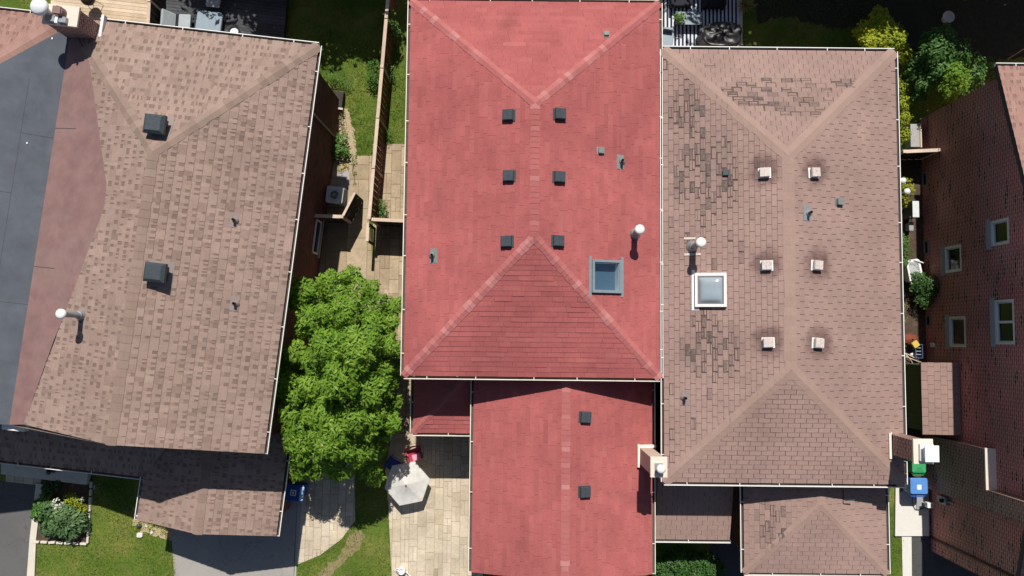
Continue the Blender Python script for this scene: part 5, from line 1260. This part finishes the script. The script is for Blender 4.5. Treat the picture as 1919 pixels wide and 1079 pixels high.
mb = MB(); mb.rbox(-.28, .3, -.36, .34, .2, .26, .05, 0); mb.build('seat', [M['grey_blue']], t)
mb = MB(); mb.rbox(-.24, .2, .36, .46, .14, .5, .04, 0); mb.build('backrest', [M['grey_blue']], t)
for a in (-.24, .24):
    for b in (-.3, .3): mb = MB(); mb.cyl((a, b, 0), (a, b, .2), .018, .018, 8, 0); mb.build('leg', [M['blackmetal']], t)
# barbecue under a black cover: draped, creased sheet
c = P(1353, 64, .9); t = thing('covered_barbecue', 'bulky barbecue under a creased glossy black cover beside the striped rug', 'barbecue', (c.x, c.y, .03))
mb = MB(); n = 36; m = 22; g = []
for j in range(m + 1):
    for i in range(n):
        a = 2 * pi * i / n; f = j / m; lim = 1 / max(abs(cos(a)) ** 2.6 + abs(sin(a)) ** 2.6, 1e-6) ** (1 / 2.6)
        if f < .5: rr_ = f * 2; zz = 1.02 - .10 * rr_ ** 2 - .06 * (1 if cos(a) < -.4 else 0) * rr_
        else: rr_ = 1 + .05 * (f - .5) * 2; zz = .92 * (1 - (f - .5) * 2) + .02
        cr = .05 * sin(a * 3 + rr_ * 4 + 1) * rr_ + .03 * sin(a * 5 - rr_ * 7) + .016 * sin(a * 11 + rr_ * 6)
        g.append((.86 * lim * rr_ * cos(a) * (1 + cr * .5), .54 * lim * rr_ * sin(a) * (1 + cr * .5), max(.01, zz + (cr * .9 if f < .55 else 0))))
mb.raw(g, [(j * n + i, j * n + (i + 1) % n, (j + 1) * n + (i + 1) % n, (j + 1) * n + i)[::-1] for j in range(m) for i in range(n)], 0, True); mb.build('cover', [M['black_cover']], t)
mb = MB(); mb.box(-.6, .6, -.3, .3, .05, .75, 0)
for a in (-.55, .55):
    for b in (-.25, .25): mb.box(a - .03, a + .03, b - .03, b + .03, 0, .05, 0)
mb.build('barbecue_body', [M['blackmetal']], t)
c = P(1322, 52, .7); mb = MB(); mb.lathe([(.14, 0), (.17, .2), (.17, .34), (.12, .38), (.01, .385)], n=22, mi=0); o = mb.build('gas_bottle', [M['blackmetal']]); o.location = (c.x, c.y, .03); tagl(o, 'dark round gas bottle beside the covered barbecue', 'gas bottle')
# yucca
c = P(1394, 16, 0); t = thing('yucca', 'spiky brownish yucca plant at the rug corner', 'yucca', (c.x, c.y, 0)); g = np.random.default_rng(4); n = 70; a = g.random(n) * 6.283; el = g.uniform(.05, 1.2, n); d = np.stack([np.cos(a) * np.cos(el), np.sin(a) * np.cos(el), np.sin(el)], 1)
ln = g.uniform(.4, .62, n); base_ = np.array([c.x, c.y, .28]); leaf_mesh('leaves', base_ + d * ln[:, None] * .5, np.cross(d, np.cross(np.array([0, 0, 1.]), d) + 1e-3) * -1, d, ln, .045, g.normal(.6, .25, n), M['yucca'], t)
mb = MB(); mb.cyl((0, 0, 0), (0, 0, .32), .06, .05, 10, 0); mb.build('trunk', [M['bark']], t)
# bird bath, shepherd's hook, trellis
c = P(1778, 31, .35); t = thing('bird_bath', 'pale round bird bath in the dark backyard', 'bird bath', (c.x, c.y, 0))
mb = MB(); mb.lathe([(.12, .2), (.22, .27), (.27, .35), (.25, .35), (.18, .31), (.01, .30)], n=26, mi=0); mb.build('bowl', [M['white_concrete']], t)
mb = MB(); mb.lathe([(.14, 0), (.14, .04), (.07, .08), (.06, .16), (.12, .2)], n=20, mi=0); mb.build('pedestal', [M['white_concrete']], t)
c = P(1904, 110, 0); t = P(1881, 46, 2.0); mb = MB(); mb.tube([(c.x - .35, c.y, 0), (c.x - .35, c.y + .05, 1.2), (c.x - .45, c.y + .25, 1.7), (c.x - .75, c.y + .6, 2.0)], .025, 8, 0, taper=.7); o = mb.build('garden_hook', [M['whitemetal']]); tagl(o, 'thin curved grey garden hook behind the brick house roof', 'garden hook')
c0, c1 = P(1743, 112, 1.9), P(1780, 114, 1.9); t = thing('trellis', 'pale wooden cross of stakes standing among the green shrubs', 'trellis', (c1.x, c1.y, 0))
mb = MB(); mb.cyl((c0.x, c0.y, 1.9), (c1.x, c1.y, 1.9), .018, .018, 8, 0); mb.build('crossbar', [M['wood_cap']], t, True)
for u, v, zt in ((1765, 97, 2.3), (1764, 113, 2.0), (1786, 68, 2.0)):
    a = P(u, v, zt); mb = MB(); mb.cyl((a.x - .1, a.y - .1, 0), a, .018, .014, 8, 0); mb.build('stake', [M['wood_cap']], t, True)

# ================================================================== ALLEY BY THE BRICK HOUSE
c = P(1721, 277, 0); a, b = P(1694, 284, 1.5), P(1747, 281, 1.5)
fence('alley_gate', 'dark gate with pale top rail across the upper end of the alley', (a.x, a.y), (WX - .05, b.y), 1.5, 1, 23, boards=M['wood_dark'])
c0 = [P(u, v, .55) for u, v in ((1706, 232), (1725, 232), (1725, 275), (1706, 278))]; t = thing('planter_box', 'grey topped box with pale edge by the upper end of the brick wall', 'box', (c0[0].x, c0[0].y, 0))
mb = MB(); xa, xb, ya, yb = c0[0].x, c0[1].x, c0[2].y, c0[0].y; mb.box(xa, xb - .05, ya, yb, .01, .55, 0); mb.build('box', [M['stone']], t, True); mb = MB(); mb.box(xb - .045, xb + .02, ya - .03, yb + .03, .01, .6, 0); mb.build('edge_board', [M['wood_cap']], t, True)
c = P(1716, 391, .8); t = thing('utility_cabinet', 'narrow cabinet with pale grey lid halfway along the alley', 'cabinet', (c.x, c.y, 0)); mb = MB(); mb.box(-.13, .13, -.36, .36, .02, .78, 0); mb.build('body', [M['blackmetal']], t, bevel=.01); mb = MB(); mb.box(-.14, .14, -.37, .33, .78, .82, 0); mb.build('lid', [M['meter']], t, bevel=.01)
c = P(1708, 424, .4); mb = MB(); mb.rbox(-.1, .1, -.2, .2, 0, .4, .05, 0, taper=.2); mb.tube([(0, .2, .4), (-.1, .3, .6), (-.18, .38, .62)], .015, 6, 0); o = mb.build('small_bucket', [M['grey_plastic']]); o.location = (c.x, c.y, .01); tagl(o, 'small grey bucket with bent handle in the dark alley', 'bucket')
c = P(1712, 509, .5); t = thing('plastic_tub', 'white plastic tub tilted in the alley, half in sunlight', 'tub', (c.x, c.y, .01), R(10))
mb = MB(); X = Matrix.Rotation(R(8), 4, 'Y'); mb.rbox(-.3, .3, -.5, .5, .05, .5, .16, 0, X=X, seg=6, taper=.2); mb.rbox(-.33, .33, -.53, .53, .46, .5, .17, 0, X=X, seg=6); mb.build('body', [M['white_plastic']], t)
mb = MB(); mb.rbox(-.09, .02, .3, .42, .52, .535, .04, 0); mb.rbox(.05, .14, .25, .36, .5, .51, .03, 0); mb.build('drain_cap', [M['grey_plastic']], t)
mb = MB(); mb.tube([(.1, .5, .5), (.5, .3, .5)], .03, 8, 0); mb.build('handle', [M['white_plastic']], t)
c = P(1710, 636, .4); t = thing('canvas_bundle', 'red brown bundle of canvas lying in the dark alley', 'bundle', (c.x, c.y, .01))
mb = MB(); n = 14; g = []
for j in range(8):
    for i in range(n): a = 2 * pi * i / n; f = j / 7; r_ = (.34 if f < .6 else .34 * (1 - (f - .6) / .45)) * (1 + .15 * sin(a * 5 + j)); g.append((r_ * 1.1 * cos(a), r_ * .7 * sin(a), f * .4))
mb.raw(g, [(j * n + i, j * n + (i + 1) % n, (j + 1) * n + (i + 1) % n, (j + 1) * n + i) for j in range(7) for i in range(n)], 0); mb.build('cloth', [M['rust']], t)
c = P(1717, 645, .55); mb = MB(); mb.rbox(-.13, .13, -.13, .13, 0, .12, .03, 0, X=Matrix.Rotation(R(35), 4, 'Z')); o = mb.build('yellow_box', [M['yellow']]); o.location = (c.x, c.y, .42); tagl(o, 'small yellow box on top of the red brown bundle', 'box')
c = P(1723, 658, .45); t = thing('blue_crate', 'dark blue open plastic crate beside the red brown bundle', 'crate', (c.x, c.y, .01)); mb = MB()
for q in ((-.16, .16, -.3, -.27), (-.16, .16, .27, .3), (-.16, -.13, -.27, .27), (.13, .16, -.27, .27)): mb.box(*q, .03, .42, 0)
mb.box(-.16, .16, -.3, .3, .0, .029, 0)
for q in (-.14, 0, .14): mb.box(-.13, .13, q - .015, q + .015, .3, .33, 1)
mb.build('crate_body', [mat_plain('dark_blue_plastic', (.06, .09, .17, 1), .5), M['grey_plastic']], t)
c = P(1710, 664, .2); mb = MB(); mb.lathe([(.07, 0), (.09, .12), (.08, .2), (.02, .22)], n=14, mi=0); o = mb.build('white_jug', [M['white_plastic']]); o.location = (c.x, c.y, .01); tagl(o, 'small white jug on the ground by the blue crate', 'jug')
for k, (a, b) in enumerate((((1698, 662), (1728, 680)), ((1697, 668), (1735, 684)), ((1694, 660), (1712, 684)))):
    p, q = P(*a, .3), P(*b, .15); mb = MB(); mb.tube([p, (p + q) / 2 + Vector((0, 0, .1)), q], .022, 6, 0); o = mb.build('garden_stake', [M['wood_cap']]); tagl(o, 'thin wooden stake lying by the green shed', 'stake', 'loose stakes lying by the green shed')
c = P(1739, 945, .6); t = thing('utility_post', 'small white meter box with a cable on the concrete slab', 'meter', (c.x, c.y, .12))
mb = MB(); mb.rbox(-.13, .13, -.11, .11, .45, .68, .03, 0); mb.cyl((0, 0, 0), (0, 0, .45), .03, .03, 8, 0); mb.build('meter_body', [M['white_plastic']], t); mb = MB(); mb.box(.02, .1, -.07, .05, .681, .685, 0); mb.build('display', [M['grey_plastic']], t)
mb = MB(); mb.tube([(0, -.1, .3), (-.1, -.3, .1), (-.3, -.32, .04), (-.42, -.1, .03), (-.4, .3, .03)], .012, 6, 0); mb.build('cable', [M['pipe_black']], t)
c = P(1729, 938, .12); mb = MB(); mb.box(-.3, .24, -.36, .36, 0, .05, 0); o = mb.build('floor_mat', [M['grey_plastic']]); o.location = (c.x, c.y, .122); tagl(o, 'flat grey mat on the concrete slab behind the blue bin', 'mat')

# ================================================================== PLANTS
tc = at0(648, 715, 3.5); tree = thing('leafy_tree', 'big bright green leafy tree between the shingled house and the red house', 'tree', (tc.x, tc.y, 0))
seeds = [(560, 548, 4.6), (618, 530, 4.3), (672, 540, 4.4), (722, 575, 4.5), (585, 600, 5.2), (645, 590, 5.5), (700, 610, 5.2), (738, 640, 4.3), (555, 660, 4.7), (612, 655, 5.9), (668, 660, 6.0), (715, 680, 5.0), (530, 715, 4.4), (580, 725, 5.4), (640, 720, 6.3), (690, 735, 5.6), (738, 725, 4.2), (545, 780, 4.7), (605, 785, 5.8), (660, 790, 5.9), (712, 790, 4.8), (745, 800, 3.9), (560, 835, 4.4), (615, 840, 5.2), (670, 845, 5.0), (705, 850, 4.2), (575, 868, 3.9), (640, 872, 4.1), (690, 878, 3.7), (596, 560, 4.2), (742, 600, 4.0), (530, 740, 4.0), (520, 722, 4.3), (524, 690, 4.0), (600, 690, 5.6), (650, 640, 5.7), (560, 805, 4.8), (690, 640, 5.6), (630, 815, 5.5)]
cl = []
rt = random.Random(12)
for (u, v, z) in seeds:
    u -= 22 if u > 700 else 4
    z += rt.uniform(-.45, .35); p = P(u, v, z); r_ = rt.uniform(.42, .62); cl.append(((p.x, p.y, z - .3), (r_, r_ * rt.uniform(.8, 1.15), r_ * .85)))
    for _ in range(3):
        a = rt.random() * 6.28; q = rt.uniform(.4, .75); cl.append(((p.x + cos(a) * q, p.y + sin(a) * q, z - rt.uniform(.35, 1.1)), (rt.uniform(.2, .36),) * 3))
for _ in range(16):
    a = rt.random() * 6.28; q = rt.random() ** .5; cl.append(((tc.x + cos(a) * q * 1.7, tc.y + sin(a) * q * 2.6, rt.uniform(2.4, 3.3)), (.7, .7, .6)))
C, N_, D, T = clump_points(cl, 640, 21, low=-.5); g = np.random.default_rng(9)
leaf_mesh('crown', C, N_, D, g.uniform(.15, .29, len(C)), g.uniform(.05, .085, len(C)), T, M['leaf_tree'], tree)
print('tree leaves', len(C))
mb = MB(); limb(mb, (tc.x, tc.y, 0), (tc.x + .1, tc.y, 2.4), .2, .15, .05, 6, 1)
for k, (u, v, z) in enumerate(seeds):
    if k % 2 == 0: p = P(u, v, z); limb(mb, (tc.x + .1, tc.y, 2.0 + .3 * (k % 3)), (p.x, p.y, z - .5), .085, .02, .12, 5, k)
mb.build('trunk', [M['bark']], tree, True)

def cl_px(lst, rz=.8): return [((P(u, v, z).x, P(u, v, z).y, z), (r, r, r * rz)) for u, v, z, r in lst]
def gp(u, v): p = P(u, v, 0); return (p.x, p.y, 0)
shrub('hedge_bush', 'dense dark green bush under the porch roof at the bottom', 'bush', gp(1280, 1060), cl_px([(1245, 1065, .9, .55), (1275, 1058, 1.1, .6), (1310, 1060, 1.1, .6), (1335, 1068, .8, .5), (1260, 1095, 1.1, .6), (1300, 1095, 1.2, .65), (1335, 1100, 1.0, .6)]), M['leaf_dark'], 1300, (.13, .06), 31)
shrub('yellow_shrub', 'yellow green shrub behind the upper right corner of the brown house', 'shrub', gp(1665, 85), cl_px([(1625, 62, 1.6, .5), (1652, 52, 1.8, .5), (1668, 75, 2.2, .6), (1640, 80, 2.0, .55), (1688, 100, 1.5, .4), (1655, 95, 1.9, .5), (1648, 30, .9, .4)]), M['leaf_yellow'], 900, (.15, .075), 32)
shrub('trailing_shrub', 'narrow row of yellow green growth along the right side of the brown house', 'shrub', gp(1688, 200), cl_px([(1684, 130, .9, .35), (1686, 165, .8, .35), (1688, 195, .7, .38), (1691, 222, .6, .35), (1696, 252, .3, .35)]), M['leaf_yellow'], 900, (.12, .055), 33)
shrub('green_shrub', 'tall loose leafy green shrub beside the upper end of the brick wall', 'shrub', gp(1762, 150), cl_px([(1765, 70, 2.0, .5), (1755, 95, 2.2, .6), (1790, 100, 2.1, .6), (1730, 110, 1.6, .45), (1718, 128, 1.3, .5), (1745, 80, 1.8, .5), (1712, 150, .9, .4), (1765, 130, 2.0, .6), (1800, 125, 1.8, .5), (1740, 150, 1.5, .5), (1822, 140, 1.5, .5), (1828, 118, 1.4, .4), (1725, 175, .9, .4), (1805, 165, 1.2, .4)]), M['leaf_shrub'], 620, (.17, .085), 34, 8)
shrub('climbing_shrub', 'bright green bushy plant at the lower side of the tall shrub by the brick wall', 'shrub', gp(1785, 165), cl_px([(1790, 140, 2.5, .45), (1782, 160, 2.2, .45), (1775, 180, 1.5, .4), (1797, 155, 2.3, .42)]), M['leaf_tree'], 1200, (.12, .06), 35)
shrub('wall_shrub', 'low dark plant growing along the foot of the brick wall corner', 'shrub', gp(1835, 150), cl_px([(1840, 130, .9, .3), (1850, 118, 1.0, .3), (1862, 140, .6, .3), (1830, 160, .5, .3)]), M['leaf_dark'], 500, (.13, .06), 36)
shrub('flower_bush', 'small yellow green bush with round white blooms in the alley', 'bush', gp(1699, 352), cl_px([(1697, 345, .5, .28), (1702, 356, .45, .28), (1694, 378, .3, .25)]), M['leaf_yellow'], 900, (.09, .05), 37)
for u, v in ((1691, 339), (1699, 359)):
    c = P(u, v, .85); mb = MB(); mb.lathe([(.02, 0), (.1, .03), (.14, .1), (.12, .17), (.03, .2)], n=16, mi=0); mb.cyl((0, 0, -.75), (0, 0, 0), .012, .012, 6, 0); o = mb.build('white_bloom', [M['white_plastic']]); o.location = (c.x, c.y, .78); tagl(o, 'round white globe flower above the yellow green bush in the alley, ' + ('upper one' if v < 350 else 'lower one'), 'flower', 'white blooms in the alley')
shrub('alley_plant', 'olive green plant in sunlight beside the white tub', 'plant', gp(1694, 470), cl_px([(1692, 452, .6, .3), (1694, 470, .55, .32), (1690, 490, .5, .28)]), M['leaf_mid'], 900, (.1, .05), 38)
shrub('shade_bush', 'dark bush in the shade at the end of the white tub', 'bush', gp(1738, 540), cl_px([(1722, 525, .6, .35), (1742, 535, .9, .45), (1735, 560, .6, .4), (1718, 538, .5, .3)]), M['leaf_dark'], 900, (.12, .06), 39)
shrub('gravel_weeds', 'sparse sunlit weeds along the brown house beside the canvas bundle', 'weeds', gp(1693, 620), cl_px([(1691, 600, .2, .2), (1693, 640, .2, .2), (1690, 575, .3, .22)]), M['leaf_yellow'], 500, (.09, .04), 40, 3)
# fence-side weeds and vines
shrub('fence_vine', 'green vine climbing over the upper part of the long board fence', 'vine', gp(738, 55), cl_px([(733, 25, 1.6, .2), (735, 45, 1.4, .24), (741, 60, 1.0, .22), (730, 40, 1.8, .14)]), M['leaf_mid'], 1000, (.1, .05), 41, 3)
shrub('fence_weeds', 'leafy weeds on the lawn side at the middle of the long fence', 'weeds', gp(700, 135), cl_px([(700, 125, .6, .3), (697, 145, .5, .28), (706, 160, .3, .24)]), M['leaf_mid'], 800, (.1, .045), 42, 3)
shrub('fence_weeds', 'small weeds on the red house side at the middle of the long fence', 'weeds', gp(733, 135), cl_px([(731, 130, .5, .2), (733, 145, .4, .2)]), M['leaf_mid'], 700, (.09, .045), 43, 3)
shrub('path_weeds', 'small weeds at the foot of the fence near the upper end of the tan side path', 'weeds', gp(724, 255), cl_px([(725, 250, .2, .2), (722, 268, .15, .18), (730, 262, .12, .14)]), M['leaf_mid'], 600, (.08, .04), 44, 3)
shrub('path_plant', 'bright green plant in the corner of the long fence and gate fence', 'plant', gp(715, 392), cl_px([(715, 385, .5, .26), (718, 400, .4, .22), (711, 395, .3, .2)]), M['leaf_mid'], 1000, (.09, .04), 45, 3)
shrub('wall_plant', 'leafy green plant at the foot of the left brick wall near the downspout', 'plant', gp(640, 275), cl_px([(640, 262, .45, .28), (634, 280, .4, .3), (645, 285, .3, .25), (628, 290, .3, .2)]), M['leaf_mid'], 900, (.13, .06), 46, 4)
shrub('wall_weeds', 'scrubby weeds with dry stems beside the broken stones', 'weeds', gp(641, 235), cl_px([(640, 225, .25, .2), (643, 245, .25, .2), (640, 210, .2, .16)]), M['yucca'], 700, (.08, .03), 47, 3)
shrub('hatch_grass', 'tall light green grass tuft above the cellar hatch', 'grass tuft', gp(625, 165), cl_px([(618, 148, .25, .26), (634, 152, .2, .22), (650, 160, .2, .22)]), M['leaf_mid'], 500, (.14, .03), 48, 3)
shrub('path_tuft', 'line of weeds growing between the tan slabs', 'weeds', gp(665, 330), cl_px([(664, 305, .1, .14), (665, 325, .08, .1), (665, 345, .06, .08), (662, 292, .12, .16)]), M['leaf_mid'], 700, (.07, .03), 49, 3)
shrub('gate_tuft', 'yellow green weeds at the edge of the slabs above the air conditioner', 'weeds', gp(640, 318), cl_px([(638, 318, .12, .14), (648, 312, .1, .14)]), M['leaf_yellow'], 700, (.07, .03), 50, 3)
# front garden bed
shrub('bed_plant', 'grey green leafy plant filling the garden bed', 'plant', gp(115, 975), cl_px([(95, 955, .5, .4), (120, 965, .6, .45), (140, 975, .5, .4), (105, 985, .5, .42), (130, 995, .4, .38), (90, 990, .35, .3), (150, 985, .35, .3)]), M['leaf_bed'], 620, (.24, .10), 51, 6)
shrub('bed_hosta', 'broad leaved hosta at the left edge of the garden bed', 'hosta', gp(78, 950), cl_px([(78, 945, .3, .32), (72, 962, .3, .28), (88, 938, .3, .28)]), M['leaf_mid'], 420, (.26, .15), 52, 3)
shrub('bed_flowers', 'yellow green flowering plant at the top right of the garden bed', 'plant', gp(142, 945), cl_px([(140, 940, .4, .32), (150, 955, .35, .28), (130, 935, .35, .26)]), M['leaf_yellow'], 800, (.11, .05), 53, 3)
C, N_, D, T = clump_points(cl_px([(108, 943, .75, .22), (112, 950, .7, .18), (153, 935, .6, .1)]), 500, 54); p = gp(108, 948); t = thing('white_flowers', 'cluster of white blossoms at the top of the garden bed', 'flowers', p); leaf_mesh('petals', C, N_, D, .07, .06, T, M['petal'], t)
mb = MB(); limb(mb, p, (p[0], p[1], .6), .012, .008, .1, 4, 1); mb.build('stem', [M['bark']], t, True)
shrub('bed_shade_plant', 'dim leafy plant in the shade at the top of the garden bed', 'plant', gp(95, 915), cl_px([(90, 915, .25, .25), (105, 908, .25, .2)]), M['leaf_dark'], 500, (.18, .1), 55, 3)
t = thing('bed_border', 'pale stone border around the front garden bed', 'border', gp(115, 1000))
for (a, b) in (((173, 900), (166, 1018)), ((166, 1018), (62, 1014))):
    p, q = P(*a), P(*b); d = q - p; n = int(d.length / .3); X0 = math.atan2(d.y, d.x)
    mb = MB()
    for k in range(n): c = p + d * ((k + .5) / n); X = Matrix.Translation((c.x, c.y, .05)) @ Matrix.Rotation(X0 + rng.gauss(0, .05), 4, 'Z'); mb.rbox(-.14, .14, -.05, .05, -.05, .07 + rng.uniform(-.01, .015), .03, 0, X=X)
    mb.build('edging', [M['concrete']], t, True)
# pale stones and dry weeds at the garage corner
shrub('dry_weeds', 'dry pale weeds among stones at the lower left corner of the shingled garage', 'weeds', gp(290, 985), cl_px([(265, 965, .08, .24), (285, 985, .08, .26), (305, 990, .08, .24), (258, 985, .06, .2), (315, 1000, .06, .22)]), M['leaf_yellow'], 420, (.08, .03), 56, 3)
for k, (u, v, s_) in enumerate(((263, 1002, .13), (285, 997, .07), (298, 983, .06), (275, 985, .06), (312, 985, .06))):
    c = P(u, v); mb = MB(); mb.rbox(-s_, s_, -s_ * .8, s_ * .8, 0, s_ * .7, s_ * .5, 0); o = mb.build('garden_stone', [M['white_concrete']]); o.location = (c.x, c.y, 0); o.rotation_euler.z = k * .8; tagl(o, 'largest pale stone in the dry weeds by the garage corner' if k == 0 else 'small pale stone lying in the dry weeds by the garage corner', 'stone', 'pale stones by the garage corner')
c = P(262, 984); mb = MB(); mb.lathe([(.07, 0), (.09, .05), (.085, .16), (.02, .17)], n=14, mi=0); o = mb.build('dark_pot', [M['blackmetal']]); o.location = (c.x, c.y, 0); tagl(o, 'small dark pot under the garage gutter end', 'pot')
c = P(177, 916, .4); mb = MB(); mb.tube([(0, 0, 0), (0, 0, .45), (.16, 0, .45), (.16, 0, 0)], .015, 6, 0); o = mb.build('garden_hoop', [M['whitemetal']]); o.location = (c.x, c.y, 0); o.rotation_euler.z = R(80); tagl(o, 'thin pale wire hoop standing at the bed corner', 'hoop')
c = P(92, 884, .6); t = thing('mailbox_post', 'small dark lantern standing on the pale porch slab', 'lantern', (c.x, c.y, .28)); mb = MB(); mb.lathe([(.1, 0), (.1, .03), (.04, .06), (.05, .3), (.12, .36), (.02, .44)], n=12, mi=0); mb.build('lantern_body', [M['blackmetal']], t)

# grass: blades over the sunlit lawn, and rough patches
def grass(name, label, polys, dens, ln, seed):
    g = np.random.default_rng(seed); Cs = []
    for q in polys:
        p = np.array([[P(u, v).x, P(u, v).y] for u, v in q]); lo, hi = p.min(0), p.max(0); n = int(dens * (hi - lo).prod()); s_ = lo + g.random((n, 2)) * (hi - lo)
        ins = np.zeros(n, bool); j = len(p) - 1
        for i in range(len(p)):
            c_ = ((p[i, 1] > s_[:, 1]) != (p[j, 1] > s_[:, 1])) & (s_[:, 0] < (p[j, 0] - p[i, 0]) * (s_[:, 1] - p[i, 1]) / (p[j, 1] - p[i, 1] + 1e-12) + p[i, 0]); ins ^= c_; j = i
        s_ = s_[ins]; d_ = np.sin(s_[:, 0] * 2.1 + seed) * np.sin(s_[:, 1] * 1.7) + g.normal(0, .6, len(s_)); Cs.append(s_[d_ > -.5])
    s_ = np.concatenate(Cs); n = len(s_); l = g.uniform(.5, 1.3, n) * ln; d = np.stack([g.normal(size=n) * .8, g.normal(size=n) * .8, np.full(n, .8)], 1); d /= np.linalg.norm(d, axis=1, keepdims=True)
    c = np.concatenate([s_, np.zeros((n, 1))], 1) + d * l[:, None] * .48; nn = np.stack([g.normal(size=n), g.normal(size=n), np.full(n, .6)], 1)
    pat = np.sin(s_[:, 0] * 1.3 + seed) * np.sin(s_[:, 1] * 1.1 + 2 * seed) + .6 * np.sin(s_[:, 0] * 3.1 + s_[:, 1] * 2.3)
    o = leaf_mesh(name, c, nn, d, l, .016, g.normal(.48, .2, n) + .22 * pat, M['grass_blade']); o['kind'] = 'stuff'; tag(o, label, 'grass'); return o
grass('front_grass', 'short green grass on the front lawns', [[(60, 1018), (166, 1018), (172, 905), (260, 905), (320, 1010), (335, 1079), (55, 1079)], [(560, 1060), (666, 990), (668, 880), (722, 880), (738, 1079), (560, 1079)], [(1662, 905), (1690, 905), (1692, 1079), (1662, 1079)]], 420, .09, 1)
grass('side_grass', 'rough green grass beside the long fence', [[(590, 100), (720, 100), (700, 290), (668, 290), (652, 200), (600, 180)], [(738, 60), (775, 60), (770, 268), (715, 268)]], 420, .13, 2)
grass('back_grass', 'backyard grass behind the brown house', [[(1392, -10), (1660, -10), (1660, 95), (1392, 95)], [(30, -10), (90, -10), (90, 30), (30, 30)], [(535, -10), (735, -10), (720, 100), (535, 100)]], 260, .1, 3)

# tall trees beyond the upper edge of the photo: their shade lies over the backyards
def yard_tree(label, c, r, h, seed, n=34, leaf=M['leaf_dark']):
    t = thing('shade_tree', label, 'tree', c, 0, 'tall trees beyond the backyards'); rr = random.Random(seed); cl = []
    for k in range(n):
        a = rr.random() * 6.28; q = rr.random() ** .5 * r * .75; z = h * rr.uniform(.42, .9) * (1 - .25 * q / r); s_ = r * rr.uniform(.28, .42); cl.append(((c[0] + cos(a) * q, c[1] + sin(a) * q, z), (s_, s_, s_ * .8)))
    C, N_, D, T = clump_points(cl, 100, seed, low=-.8); g = np.random.default_rng(seed); leaf_mesh('crown', C, N_, D, g.uniform(.25, .42, len(C)), g.uniform(.14, .22, len(C)), T, leaf, t)
    mb = MB(); limb(mb, c, (c[0], c[1], h * .6), .28, .14, .04, 6, seed)
    for k in range(6): limb(mb, (c[0], c[1], h * (.25 + .06 * k)), cl[k][0], .1, .03, .1, 5, seed + k)
    mb.build('trunk', [M['bark']], t, True)
for k, (x_, y_, r_, h_) in enumerate(((-9.2, 17.6, 2.5, 7.6), (-6.3, 17.6, 2.3, 7.2), (-8.0, 21.5, 3.2, 11.0), (-12.2, 19.6, 2.6, 8.6), (11.2, 19.4, 3.2, 9.6), (15.0, 18.0, 3.0, 9.0), (18.8, 17.4, 3.0, 9.0), (22.4, 17.0, 3.0, 9.4), (17.0, 22.0, 3.4, 11.5), (8.0, 21.0, 2.5, 9.2))):
    yard_tree('tall leafy tree in the gardens beyond the backyards', (x_, y_, 0), r_, h_, 100 + k)
